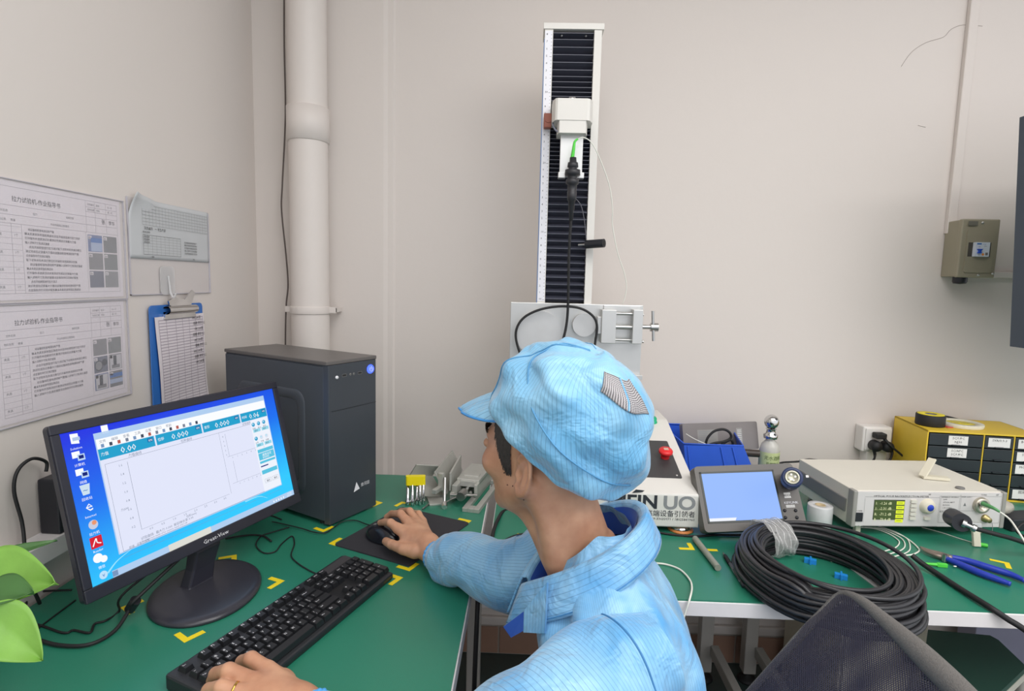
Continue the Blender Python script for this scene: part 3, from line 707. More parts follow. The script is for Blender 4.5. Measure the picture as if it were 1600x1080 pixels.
# ------------------------------------------------------------ nut driver set in a yellow holder
q = Z(646, 786, .755); zt = .83
t = thing('nut_driver_set', 'set of steel nut drivers hanging in a yellow plastic holder', 'tool set', (q[0], q[1], .75))
YP = mat('yellow_plastic', (236, 218, 20), .4)
part('holder', B(TR((0, 0, 0), .15)).prism(rrect(-.022, -.008, .034, .010, .006), .060, .086, YP), t, .003)
for k, (x, y, r_) in enumerate([(-.016, -.004, .0075), (-.002, -.006, .006), (.010, .002, .0055), (.020, -.003, .005), (.029, .004, .0045)]):
    part('driver', B().lathe([(.0001, 0), (r_*.7, 0), (r_, .002), (r_, .012+.003*k), (r_*.62, .016+.003*k), (r_*.62, .062), (.0001, .062)], CHROME, TR((x, y, 0), 0, .04*k-.06), 14), t)

# ------------------------------------------------------------ metal clamp fixture behind the mouse pad
def fx(px, py, z): q = Z(px, py, z); return Vector(q)
t = thing('clamping_fixture', 'silver metal clamping fixture with slotted plate and screw behind the mouse pad', 'fixture', tuple(fx(715, 780, .75)))
ALM = mat('worn_aluminium', (196, 196, 190), .42, .55, var=.08, scale=60)
def plate(poly, z0, z1, m=ALM, hole=None): return B().prism(poly, z0, z1, m)
# slotted base plate
A = fx(722, 800, .75); Bq = fx(748, 802, .75); dirv = Vector((.20, .98, 0)).normalized(); perp = Vector((dirv.y, -dirv.x, 0))
Mx = Matrix(((perp.x, dirv.x, 0, A.x), (perp.y, dirv.y, 0, A.y), (0, 0, 1, .75), (0, 0, 0, 1)))
b = B(Mx).b3((0, 0, 0), (.016, .26, .012), ALM).b3((.034, 0, 0), (.050, .26, .012), ALM).b3((.016, 0, 0), (.034, .025, .012), ALM).b3((.016, .24, 0), (.034, .26, .012), ALM)
part('slotted_plate', b, t, .001, world=True)
b = B(Mx); b.b3((-.050, .10, .045), (.020, .25, .060), ALM); b.b3((-.052, .06, .015), (-.036, .25, .052), ALM); b.b3((.010, .08, .015), (.020, .24, .052), ALM)
b.b3((-.036, .09, .040), (.010, .105, .058), ALM).b3((-.036, .125, .050), (.010, .15, .064), ALM)
part('clamp_body', b, t, .0015, world=True)
b = B(Mx); b.cyl((-.012, .02, .035), (-.012, .055, .035), .013, STEEL, 20); b.cyl((-.012, .055, .035), (-.012, .12, .035), .006, STEEL, 12)
part('screw_knob', b, t, .001, world=True)
b = B(Mx); b.cyl((-.050, .040, .030), (.030, .050, .034), .0035, STEEL, 10); part('handle_bar', b, t, world=True)
for k in (0, 1): b = B(Mx); b.cyl((-.028+.03*k, .06, .030), (-.028+.03*k, .075, .030), .005, STEEL, 12); part('bolt', b, t, world=True)
Mp = frame(tuple(fx(728, 735, .86)), (dirv.x, dirv.y, -.55), (perp.x*.3, perp.y*.3, 1))
b = B(Mx @ TR((-.082, .16, .02), .1, 0, -.5)); b.b3((0, -.10, 0), (.006, .12, .075), ALM); part('angled_plate', b, t, .001, world=True)
b = B(Mx @ TR((-.062, .10, .0), .15)); b.b3((0, -.05, .01), (.012, .13, .03), ALM); b.b3((-.006, -.03, .03), (.0, .15, .085), ALM); part('ruled_bar', b, t, .001, world=True)
t = thing('clamp_lever', 'small silver toggle clamp lying left of the slotted metal fixture', 'clamp', tuple(fx(690, 790, .75)), .3)
b = B().b3((-.035, .00, 0), (.012, .13, .006), ALM); part('base', b, t, .001)
b = B(TR((-.02, .06, .02), .5, .5, .25)).b3((-.05, -.02, 0), (.035, .07, .005), ALM); b.b3((-.05, .065, 0), (.035, .07, .045), ALM); part('angle_bracket', b, t, .001)
b = B(TR((0, .03, .035), .9)).b3((-.035, -.006, 0), (.03, .008, .012), ALM); b.b3((.0, -.008, .0), (.014, .008, .05), ALM); part('arm', b, t, .001)
b = B(); b.cyl((.005, -.02, .012), (.012, .02, .075), .0045, STEEL, 12); b.cyl((.003, -.035, .008), (.005, -.02, .014), .008, CHROME, 14); part('plunger', b, t)
b = B(); b.cyl((.008, -.012, .012), (.045, .012, .016), .0028, STEEL, 8); part('handle_bar', b, t)
b = B().cyl(tuple(fx(660, 796, .754)), tuple(fx(671, 787, .754)), .0025, STEEL, 8); solo('metal_pin', b, 'short bright metal pin lying behind the far corner of the mouse pad', 'pin')

# ------------------------------------------------------------ cables on the left desk
def dz(L, z=.7535): return [tuple(Z(x, y, z)) for x, y in L]
t = thing('monitor_cable', 'thick black monitor cable with ferrite bead looping on the desk below the monitor', 'cable', tuple(Z(120, 1000, .75)))
b = B().tube([tuple(Vector((-.66, 1.13, .86))), tuple(Z(214, 935, .80)), tuple(Z(205, 948, .775))]+dz([(180, 985), (140, 1007), (90, 1008), (40, 995), (0, 996), (-60, 1000)], .755), .0034, RUB, 8); part('cord', b, t, world=True)
b = B().cyl(tuple(Z(212, 938, .79)), tuple(Z(203, 952, .768)), .0095, BLACK, 16); part('ferrite_bead', b, t, .002, world=True)
cable('power_cable', 'thin black power cord winding on the desk beneath the monitor', [(-.67, 1.12, .86), tuple(Z(196, 925, .80))]+dz([(186, 955), (165, 970), (148, 975), (140, 989), (115, 985), (98, 989), (40, 975), (-30, 1010)], .7525), .0022, RUB)
cable('power_cable', 'thin black cord running on the desk edge behind the plant', dz([(-40, 965), (20, 930), (40, 945), (42, 933), (60, 925), (112, 922)], .754), .002, RUB)
cable('power_cable', 'thin black cord from the plant up to the lower left monitor corner', dz([(-20, 1035), (30, 1005), (75, 970), (118, 938)], .7518), .0015, RUB)
cable('keyboard_cable', 'thin black keyboard cord curling between monitor stand and tower', dz([(500, 899), (484, 892), (465, 880), (455, 868), (460, 850), (456, 838), (440, 850), (430, 862), (412, 864), (400, 852), (408, 838), (425, 832), (452, 824)], .7525), .0016, RUB)
cable('power_cable', 'black cord on the desk in front of the tower bottom', dz([(352, 842), (375, 838), (395, 836), (412, 838), (424, 846)], .7535), .0022, RUB)
cable('audio_cable', 'thin black cord lying from the tower side to behind the monitor', dz([(440, 812), (420, 806), (396, 818), (380, 812)], .7525), .0016, RUB)

# ------------------------------------------------------------ plant
t = thing('potted_plant', 'green leafy potted plant reaching in from the left edge of the desk', 'plant', (-.82, .68, .75))
LEAF = mat('leaf_green', (120, 168, 70), .42, var=.2, scale=30, bump=.3, bscale=60); LEAF2 = mat('dark_leaf_green', (62, 104, 50), .45, var=.2, scale=30); STEM = mat('stem_green', (104, 140, 60), .5)
POT = mat('white_ceramic', (225, 222, 215), .3)
part('pot', B().lathe([(.0001, 0), (.038, 0), (.052, .085), (.056, .09), (.052, .092), (.047, .085), (.0001, .078)], POT, seg=28), t)
part('soil', B().lathe([(.0001, .082), (.048, .082)], mat('soil', (60, 45, 35), .9), seg=20), t)
def leaf(base, tip, wid, nrm, m, droop=.15, curl=.12):
    base = Vector(base); tip = Vector(tip); d = tip-base; L = d.length; ex = d.normalized(); ez = Vector(nrm); ez = (ez-ex*ez.dot(ex)).normalized(); ey = ez.cross(ex)
    def f(u, v):
        s = v*2-1; w2 = wid/2*(sin(pi*min(1, u**.62))**.8)*(1-.25*u)+.0005; heart = -.10*L*abs(s)**1.5*(1-u)
        return base+ex*(u*L+heart*(1-u))+ey*(s*w2)+ez*(abs(s)*wid*curl-droop*L*(u*u)-.05*L*sin(u*9)*abs(s)**2*.3)
    b = B().grid(f, 18, 10, m); return b
root = Vector((-.82, .68, .83))
for bs, tp_, wd, nr, m, dr in [
    (Yp(-35, 905, .72), Yp(88, 912, .72), .095, (.25, -.75, .75), LEAF, .06),
    (Yp(-20, 965, .66), Yp(72, 1032, .66), .070, (.35, -.7, .5), LEAF, -.12),
    (Yp(-30, 880, .76), Yp(30, 872, .77), .045, (.1, -.8, .6), LEAF2, .05),
    (Yp(-25, 885, .80), Yp(82, 832, .86), .030, (.1, -.4, .9), LEAF2, .25),
    (Yp(-20, 930, .68), Yp(52, 925, .69), .06, (.2, -.3, .9), LEAF2, .1),
    ((-.84, .62, .95), (-.93, .55, .97), .07, (0, 0, 1), LEAF, .1), ((-.86, .70, .98), (-.92, .80, 1.03), .06, (0, -.3, 1), LEAF2, .1)]:
    lf = part('leaf', leaf(bs, tp_, wd, nr, m, dr), t, world=True, solid=.0008)
    part('stem', B().tube([tuple(root), tuple((root+Vector(tuple(bs)))/2+Vector((0, 0, .02))), tuple(bs)], .0022, STEM, 6), t, world=True)
# ------------------------------------------------------------ tensile tester
t = thing('tensile_tester', 'tall white tensile test machine with column, round discs and lettered base', 'machine', (.20, 1.66, .75))
TW = mat('tester_white', (222, 219, 213), .42, var=.015); DARKP = mat('dark_panel', (58, 58, 60), .4)
x0, x1 = .065, .462
prof = [(1.47, .768), (1.47, .858), (1.86, .966), (2.0, .966), (2.0, .768)]
M = Matrix(((0, 0, 1, x0), (1, 0, 0, 0), (0, 1, 0, 0), (0, 0, 0, 1)))
b = B(M).prism(prof, 0, x1-x0, TW)
base = part('base_housing', b, t, .004, world=True)
for y in (1.50, 1.95):
    for x in (.11, .425):
        ft = part('leveling_foot', B(TR((x, y, .75))).lathe([(.0001, .019), (.020, .019), (.026, .010), (.029, .004), (.0001, .004)], CHROME, seg=24), t, world=True)
        part('foot_rim', B(TR((x, y, .75))).lathe([(.0001, 0), (.033, 0), (.034, .003), (.029, .006), (.0001, .006)], mat('orange_rubber', (206, 130, 70), .5), seg=24), ft, world=True)
fr_ = frame((0, 1.4695, 0), (1, 0, 0), (0, 0, 1))
NAVY = mat('print_dark_grey', (44, 46, 54), .5); LG = mat('print_mid_grey', (138, 140, 142), .5)
fnt = .0500; v, f = txt('MEIN', fnt); w1 = max(a_[0] for a_ in v)
b = B(fr_).text('*MEIN', .352, .8185, fnt, NAVY, 2, al='r', sx=1.08).text('*UO', .452, .8185, fnt, LG, 2, al='r', sx=1.12)
for k in range(1): b.prism([(.285, .8585), (.295, .868), (.318, .866), (.312, .8615), (.300, .8600)], .0002, .0005, NAVY)
b.text('美诺-中国高端设备引领者', .452, .7985, .0185, NAVY, 2, al='r', sx=1.0)
b.text('电话: 0769-33633971 / 18025841960', .452, .7875, .0092, NAVY, 2, al='r', sx=1.05)
part('lettering', b, base, world=True)
sd = Vector((0, .39, .108)).normalized(); SM = frame((0, 1.47, .858), (1, 0, 0), tuple(sd))
nS = Vector((SM[0][2], SM[1][2], SM[2][2])); pS = Vector((0, 1.47, .858))
def SL(px, py):
    d = Vector(tuple(ray(px, py))); c = Vector(tuple(CAM)); k = (pS-c).dot(nS)/d.dot(nS); q = c+d*k-pS
    return (q.x, q.dot(sd))
P = [SL(1016, 747), SL(1066, 748), SL(1040, 690)]
px0, px1, py0, py1 = P[1][0]-.22, P[1][0], P[1][1], P[2][1]
cp = part('control_panel', B(SM).prism(rrect(px0, py0, px1, py1, .004), 0, .002, DARKP), t, .0005, world=True)
for x in (px0+.012, px1-.012): part('screw', B(SM @ Matrix.Translation((x, py0+.012, .002))).lathe([(.0001, .0012), (.003, .0012), (.0035, 0)], STEEL, seg=10), cp, world=True)
rx, ry = SL(1040, 716)
rb = part('emergency_stop', B(SM @ Matrix.Translation((rx-.002, ry, .002))).lathe([(.0001, .028), (.017, .027), (.020, .023), (.020, .017), (.013, .014), (.012, 0)], mat('red_button', (226, 40, 44), .35), seg=28), t, world=True)
b = B(SM @ Matrix.Translation((rx-.002, ry, .0302))); b.rect(-.006, -.005, .007, .006, mat('print_cream', (226, 190, 170), .5), 1); b.text('STOP', -.006, -.002, .0055, INK, 2); part('button_label', b, rb, world=True)
gx, gy = SL(1019, 664)
gx, gy = gx, min(gy, .40)
part('start_button', B(SM @ Matrix.Translation((.412, .385, 0))).lathe([(.0001, .018), (.010, .018), (.0125, .014), (.0125, .002), (.015, .002), (.015, 0)], mat('green_button', (20, 170, 120), .3), seg=24), t, world=True)
# column
cy0 = 1.75
part('support_pillar', B().b3((.0, 1.765, .93), (.30, 1.88, 1.325), TW), t, .003, world=True)
col = part('column_housing', B().b3((.026, cy0, 1.30), (.050, cy0+.09, 2.125), TW).b3((.168, cy0, 1.30), (.190, cy0+.09, 2.125), TW).b3((.050, cy0+.05, 1.30), (.168, cy0+.09, 2.125), TW), t, .001, world=True)
part('blue_film', B().b3((.0245, cy0+.004, 1.32), (.026, cy0+.088, 2.10), mat('blue_film', (84, 140, 210), .3)), t, world=True, label='blue protective film edge')
part('column_cap', B().b3((.022, cy0-.003, 2.125), (.196, cy0+.095, 2.142), TW), t, .001, world=True)
RUL = mat('ruler_white', (232, 232, 238), .4)
M = frame((.0265, cy0-.0006, 1.345), (1, 0, 0), (0, 0, 1)); b = B(M).prism([(0, 0), (.0215, 0), (.0215, .775), (0, .775)], 0, .0004, RUL)
b.M = M @ Matrix.Translation((0, 0, .0004))
for k in range(0, 77):
    L = .010 if k % 10 == 0 else .005; b.rect(.0205-L*.6, k*.010+.004, .0205, k*.010+.0048, INK, 1)
    if k % 2 == 0: b.text(('%d' % ((k//2) % 10)) if k % 20 else '%d0' % (k//20), .0045, k*.010+.0035, .0082, INK, 2)
part('ruler_scale', b, t, world=True)
BEL = mat('bellows_black', (66, 68, 80), .42, var=.1)
BEL2 = mat('bellows_edge', (98, 100, 112), .4)
def fold(h): return B().add([(x, y, z) for x in (.0505, .1675) for y, z in ((.026, 0), (.004, h*.5), (.026, h))],
    [(0, 3, 4, 1), (1, 4, 5, 2), (0, 1, 2), (3, 5, 4), (0, 2, 5, 3)], BEL).b3((.0505, .0033, h*.5-.0007), (.1675, .005, h*.5+.0007), BEL2)
cache = {}
z = 1.342; n = 0
while z < 2.118:
    h = .0215 if z < 1.70 else (.012 if z < 1.95 else (.015 if z < 2.0 else .021))
    h = min(h, 2.124-z)
    if round(h, 4) not in cache: cache[round(h, 4)] = mesh('bellows_fold', fold(h))
    o = link('bellows_fold', cache[round(h, 4)], t); o.location = Vector((0, cy0, z))-Vector(t.location); z += h
for x in (.075, .145): part('screw', B(Matrix.Translation((x, cy0+.012, 2.112))).lathe([(.0001, .004), (.003, .003), (.0035, 0)], STEEL, M=Matrix.Rotation(pi/2, 4, 'X'), seg=10), t, world=True)
# carriage: load cell, bracket
Yc = 1.66
cell = part('load_cell', B(Matrix.Translation((0, 0, 1.822))).prism([(.052, Yc+.03), (.060, Yc+.004), (.066, Yc), (.148, Yc), (.156, Yc+.004), (.166, Yc+.03), (.166, cy0-.002), (.052, cy0-.002)], .028, .086, TW).prism([(.072, Yc+.002), (.146, Yc+.002), (.152, Yc+.03), (.152, Yc+.075), (.068, Yc+.075), (.068, Yc+.03)], -.006, .028, TW), t, .0015, world=True)
part('top_stud', B(Matrix.Translation((.107, Yc+.03, 1.907))).lathe([(.0001, .012), (.011, .011), (.012, .006), (.012, 0)], CHROME, seg=18), t, world=True)
b = B().b3((.078, Yc+.028, 1.700), (.142, Yc+.036, 1.818), ALU).b3((.074, Yc+.004, 1.694), (.094, Yc+.03, 1.710), ALU).b3((.126, Yc+.004, 1.694), (.146, Yc+.03, 1.710), ALU)
part('grip_bracket', b, t, .001, world=True)
part('cable_plug', B().cyl((.043, cy0-.03, 1.868), (.043, cy0, 1.868), .010, mat('red_brown_plug', (150, 84, 66), .5), 14).b3((.030, cy0-.028, 1.845), (.052, cy0-.004, 1.885), mat('red_brown_plug', (150, 84, 66), .5)), t, .002, world=True)
part('sensor_cable', B().tube([tuple(Yp(864, 182, 1.71)), tuple(Yp(864, 195, 1.69)), tuple(Yp(870, 205, 1.68)), tuple(Yp(880, 208, 1.68))], .0025, mat('grey_cable', (130, 134, 150), .4), 6), t, world=True)
p = Yp(916, 382, 1.73); q = Yp(944, 380, 1.70)
kn = part('limit_knob', B().cyl(tuple(p), tuple(q), .0125, BLACK, 24), t, .0015, world=True)
b = B(); d_ = Vector(tuple(q-p)).normalized(); b.cyl(tuple(Vector(tuple(q))), tuple(Vector(tuple(q))+d_*.0006), .009, mat('dark_hole', (16, 16, 18), .6), 20); part('knob_socket', b, kn, world=True)
part('knob_stem', B().cyl(tuple(Vector(tuple(p))-d_*.025), tuple(p), .004, STEEL, 10), t, world=True)
# plate with discs and vise
Yf = 1.735
part('mounting_plate', B().b3((-.053, Yf, 1.125), (.343, Yf+.03, 1.340), ALU), t, .0015, world=True)
part('plate_flange', B().b3((-.053, Yf-.02, 1.118), (.347, Yf+.03, 1.132), ALU), t, .001, world=True)
for px, py, r_, nm, th in ((842, 522, .069, 'large_disc', .03), (913, 508, .0345, 'small_disc', .025)):
    p = Yp(px, py, Yf-th)
    part(nm, B().cyl((p[0], Yf, p[2]), (p[0], Yf-th, p[2]), r_, mat('disc_aluminium', (204, 204, 204), .45, .5), 48), t, .002, world=True)
vs_ = part('vise_plate', B().b3((.225, Yf-.006, 1.225), (.335, Yf, 1.338), ALU), t, .001, world=True)
def yb(xa, ya, xb, yb_, y): p = Yp(xa, ya, y); q = Yp(xb, yb_, y); return p, q
p, q = yb(941, 484, 962, 537, 1.69); part('fixed_jaw', B().b3((p[0], 1.69, q[2]), (q[0]-.001, Yf, p[2]), ALU), t, .0015, world=True)
p, q = yb(934, 495, 941, 522, 1.70); part('jaw_lug', B().b3((p[0], 1.70, q[2]), (q[0], Yf, p[2]), ALU), t, .001, world=True)
p, q = yb(990, 484, 1003, 538, 1.69); part('outer_jaw', B().b3((p[0], 1.69, q[2]), (q[0], Yf, p[2]), ALU), t, .0015, world=True)
for py, r_ in ((490, .0045), (511, .007), (531, .0035)):
    p = Yp(962, py, 1.705); q = Yp(991, py, 1.705); part('guide_rod', B().cyl((p[0]-.002, 1.705, p[2]), (q[0]+.002, 1.705, p[2]), r_, STEEL, 14), t, world=True)
p = Yp(1003, 511, 1.70); q = Yp(1027, 512, 1.70)
part('clamp_screw', B().cyl((p[0], 1.70, p[2]), (q[0]-.012, 1.70, p[2]), .0065, STEEL, 14).cyl((q[0]-.020, 1.70, p[2]), (q[0]+.002, 1.70, p[2]), .0125, STEEL, 20), t, .001, world=True)
p = Yp(1020, 486, 1.695); q = Yp(1021, 533, 1.695); part('tommy_bar', B().cyl(tuple(p), tuple(q), .0042, STEEL, 12), t, .001, world=True)
for py in (492, 534): p = Yp(1003.5, py, 1.71); part('screw', B().cyl((p[0]-.001, 1.71, p[2]), (p[0]+.004, 1.71, p[2]), .0045, STEEL, 10), t, world=True)
# black cable with connector hanging in the grip
p = Yp(895, 262, 1.655); cx_ = p[0]
t = thing('cable_connector', 'black cable connector hanging in the tester grip with cable running down', 'connector', (cx_, 1.655, 1.58))
b = B(Matrix.Translation((cx_, 1.655, 0)))
b.lathe([(.0001, 1.748), (.009, 1.748), (.010, 1.735), (.014, 1.734), (.0155, 1.722), (.012, 1.720), (.012, 1.716), (.021, 1.714), (.0215, 1.700), (.014, 1.698), (.0135, 1.690), (.018, 1.688), (.018, 1.676), (.0135, 1.674), (.0125, 1.655), (.0135, 1.654), (.012, 1.630), (.0095, 1.629), (.0085, 1.605), (.007, 1.604), (.005, 1.575), (.0001, 1.575)], mat('connector_black', (44, 44, 48), .45), seg=24)
part('body', b, t, world=True)
b = B(); b.tube([(cx_, 1.655, 1.58), tuple(Yp(889, 400, 1.665)), tuple(Yp(888, 460, 1.68)), tuple(Yp(886, 500, 1.685)), tuple(Yp(880, 530, 1.685)), tuple(Yp(868, 560, 1.69))], .0038, RUB, 8, sub=8)
part('cable', b, t, world=True)
b = B().tube([tuple(Yp(x, y, 1.685)) for x, y in [(822, 575), (810, 545), (806, 520), (815, 500), (835, 487), (862, 480), (890, 479), (912, 484), (928, 496), (933, 512), (930, 535), (927, 565)]], .0036, RUB, 8); solo('cable_loop', b, 'black cable arching over the two round discs of the tester', 'cable')
cable('fiber_cable', 'thin dark cord from the hanging connector to the black knob on the column', [tuple(Yp(x, y, 1.665)) for x, y in [(899, 310), (908, 322), (913, 345), (916, 374)]], .0013, mat('dark_grey_cord', (84, 84, 92), .5))
GR = mat('bright_green_boot', (84, 206, 70), .4)
t = thing('fiber_cable', 'thin white fibre cord with green boot bending out of the hanging connector', 'cable', (cx_, 1.65, 1.745))
b = B().tube([(cx_-.003, 1.653, 1.742), tuple(Yp(896, 235, 1.65)), tuple(Yp(898, 222, 1.65)), tuple(Yp(903, 217, 1.65))], lambda s: .0058-.0035*s, GR, 10); part('boot', b, t, world=True, label='bright green boot')
b = B().tube([tuple(Yp(902, 218, 1.65)), tuple(Yp(912, 215, 1.65)), tuple(Yp(925, 224, 1.65)), tuple(Yp(938, 250, 1.66)), tuple(Yp(952, 290, 1.68)), tuple(Yp(957, 325, 1.69)), tuple(Yp(957, 352, 1.70)), tuple(Yp(965, 395, 1.71)), tuple(Yp(975, 425, 1.72)), tuple(Yp(979, 448, 1.725)), tuple(Yp(976, 466, 1.73)), tuple(Yp(973, 474, 1.733))], .0015, WCAB, 8); part('cord', b, t, world=True)

# ------------------------------------------------------------ inspection display
TP = mat('scope_plastic', (98, 94, 90), .45, var=.04)
bl, br, tl = Yp(1103, 831, 1.425), Yp(1262, 824, 1.455), Yp(1093, 729, 1.51)
t = thing('inspection_display', 'dark grey fibre inspection display with lit blue screen and round probe lens', 'display', tuple(np.append((bl+br)[:2]/2, .75)))
ex = Vector(tuple(br-bl)); ey = Vector(tuple(tl-bl)); M = frame(tuple(bl), ex, ey); DW = ex.length; DH = (Vector(tuple(tl-bl)).dot(Vector((M[0][1], M[1][1], M[2][1]))))
Mi = M.inverted(); nM = Vector((M[0][2], M[1][2], M[2][2])); oM = Vector(tuple(bl))
def DL(px, py):
    d = Vector(tuple(ray(px, py))); c = Vector(tuple(CAM)); k = (oM-c).dot(nM)/d.dot(nM); return (Mi @ (c+d*k))[:2]
part('housing', B(M).prism(rrect(-.002, -.002, DW, DH, .010), -.035, 0, TP), t, .003, world=True)
s0 = DL(1109, 816); s1 = DL(1205, 737)
part('bezel', B(M).fr(s0[0]-.005, s0[1]-.004, s1[0]+.006, s1[1]+.005, .005, mat('bezel_dark', (52, 58, 56), .4), 8), t, world=True)
b = B(M).rect(s0[0], s0[1], s1[0]+.002, s1[1], em((150, 186, 255), 1.0), 4); b.add([(s0[0], s0[1], .0009), (s0[0]+.068, s0[1], .0009), (s0[0]+.073, s0[1]+.0085, .0009), (s0[0], s0[1]+.0085, .0009)], [(0, 1, 2, 3)], em((240, 244, 255), 1.0))
part('screen', b, t, world=True)
lx, ly = DL(1235, 752); lc = Vector(tuple(M @ Vector((lx, ly, 0)))); tip_ = Vector(tuple(Yp(1238, 746, 1.40)))
NAV = mat('navy_plastic', (44, 56, 92), .35)
Ml = dirframe(tuple(lc), tip_-lc); LL = (tip_-lc).length
part('probe_barrel', B(Ml).lathe([(.024, -.005), (.024, LL*.3), (.021, LL*.32), (.021, LL*.4), (.025, LL*.42), (.025, LL*.70), (.022, LL*.72), (.022, LL*.78), (.0245, LL*.80), (.0245, LL), (.016, LL), (.016, LL-.004), (.0001, LL-.004)], NAV, seg=32), t, world=True)
lr = part('lens_ring', B(Ml).lathe([(.0165, LL-.002), (.0165, LL+.002), (.0125, LL+.002), (.0125, LL-.003), (.0001, LL-.003)], mat('lens_cream', (216, 212, 190), .3, .3), seg=28), t, world=True)
for k in range(4): part('lens_pin', B(Ml).cyl((.007*cos(k*pi/2+.4), .007*sin(k*pi/2+.4), LL-.003), (.007*cos(k*pi/2+.4), .007*sin(k*pi/2+.4), LL+.001), .0028, STEEL, 10), t, world=True)
c1 = DL(1230, 774); b = B(M).rect(c1[0]-.009, c1[1]-.007, c1[0]+.009, c1[1]+.007, LABEL, 3); b.text('400X', c1[0], c1[1]-.0035, .0095, INK, 5, al='c'); part('label', b, t, world=True)
c1 = DL(1236, 786); b = B(M).text('KEYLINK', c1[0], c1[1]-.002, .0085, WH, 4, al='c', sx=1.15); part('lettering', b, t, world=True)
c1 = DL(1235, 791); b = B(M).rect(c1[0]-.012, c1[1]-.0035, c1[0]+.012, c1[1]+.003, LABEL, 3); b.text('光纤检测仪', c1[0], c1[1]-.002, .0048, GINK, 5, al='c'); part('name_plate', b, t, world=True)
for px, py in ((1226, 798), (1243, 798), (1227, 809), (1245, 809)):
    c1 = DL(px, py); part('button', B(M @ Matrix.Translation((c1[0], c1[1], 0))).lathe([(.0001, .003), (.0038, .0028), (.0045, 0)], BLACK, seg=14), t, world=True)
c1 = DL(1260, 745); b = B(M).rect(c1[0]-.004, c1[1]-.003, c1[0]+.004, c1[1]+.003, LABEL, 30); part('label', b, t, world=True)
part('stand', B(M).prism([(.03, .01), (.06, .01), (.06, .09), (.03, .09)], -.07, -.035, TP), t, .002, world=True)
cable('power_cable', 'black cord lying along the desk in front of the tester base and display', [tuple(Z(x, y, .7535)) for x, y in [(1000, 826), (1040, 834), (1085, 838), (1120, 836), (1160, 836), (1190, 832)]], .003, RUB)

# ------------------------------------------------------------ blue bin with adapter and cord
t = thing('storage_bin', 'blue plastic storage bin behind the inspection display', 'bin', (.61, 1.88, .75))
BB = mat('blue_bin', (52, 96, 210), .38)
F = [Vector(tuple(Yp(1069, 694, 1.79))), Vector(tuple(Yp(1161, 695, 1.79))), Vector(tuple(Yp(1188, 731, 1.79)))]
z0 = .752; zf = F[0].z; zb = zf+.012
def V(x, y, z): return (x, y, z)
xl, xr = F[0].x, F[1].x; xR = F[2].x+.015; yF, yB = 1.79, 2.0
outer = [V(xl-.0, yF, zf), V(xr, yF, zf), V(xR, yF, z0), V(xl+.02, yF, z0), V(xl-.03, yB, zb), V(xr+.03, yB, zb), V(xR, yB, z0), V(xl+.02, yB, z0)]
b = B().add(outer, [(0, 3, 2, 1), (4, 5, 6, 7), (0, 4, 7, 3), (1, 2, 6, 5), (3, 7, 6, 2)], BB); part('shell', b, t, world=True, solid=.003)
b = B().tube([outer[0], outer[1], outer[5], outer[4]], .0035, BB, 8, closed=True, sub=1); part('rim', b, t, world=True)
for f_ in (.06, .62, .82):
    a_ = Vector(outer[0]).lerp(Vector(outer[1]), f_); c_ = Vector(outer[3]).lerp(Vector(outer[2]), f_*.9); b = B(); b.cyl(tuple(a_-Vector((0, .002, .006))), tuple(c_-Vector((0, .002, 0))), .0025, BB, 8); part('rib', b, t, world=True)
p, q = Yp(1071, 667, 1.90), Yp(1189, 663, 1.93)
t = thing('power_adapter', 'flat grey power adapter plate leaning in the blue bin', 'adapter', (float(p[0]), 1.9, .80))
M = frame(tuple(Yp(1069, 706, 1.885)), Vector(tuple(q-p)), (0, .25, 1)); L = Vector(tuple(q-p)).length
AD = mat('adapter_grey', (128, 122, 120), .5, var=.1)
pl = part('brick', B(M).prism(rrect(0, 0, L-.003, .092, .006), -.028, 0, AD), t, .003, world=True)
b = B(M).rect(.05, .02, .12, .07, mat('sticker_grey', (148, 146, 142), .5), 2)
for k in range(7): b.rect(.055, .026+k*.006, .055+.05-.01*(k % 3), .028+k*.006, LG, 3)
part('sticker', b, pl, world=True)
b = B(M).rect(.185, .012, .205, .072, mat('sticker_grey', (148, 146, 142), .5), 2)
for k in range(9): b.rect(.188, .016+k*.006, .202, .0175+k*.006, LABEL, 3)
part('sticker', b, pl, world=True)
cable('power_cable', 'black cord coiled in loops inside the blue bin', [tuple(Yp(x, y, 1.845)) for x, y in [(1102, 696), (1106, 684), (1116, 674), (1130, 671), (1140, 676), (1142, 684), (1132, 690), (1115, 693), (1108, 697), (1120, 700), (1135, 690), (1143, 688), (1146, 698)]], .0042, RUB)
p = Yp(1166, 708, 1.84); q = Yp(1186, 709, 1.84)
b = B().cyl((.70, 1.845, p[2]), tuple(q), .012, mat('dark_brown_plastic', (58, 48, 42), .4), 20); b.cyl((.60, 1.845, p[2]-.004), (.70, 1.845, p[2]), .009, mat('dark_brown_plastic', (58, 48, 42), .4), 12); solo('tool_handle', b, 'dark brown round handle sticking out right of the blue bin', 'tool', bev=.002)
b = B().tube([tuple(Yp(1072, 678, 1.83)), tuple(Yp(1085, 686, 1.82)), tuple(Yp(1103, 694, 1.81))], .0014, WCAB, 6); solo('thin_wire', b, 'thin pale wire at the left end inside the blue bin', 'wire')

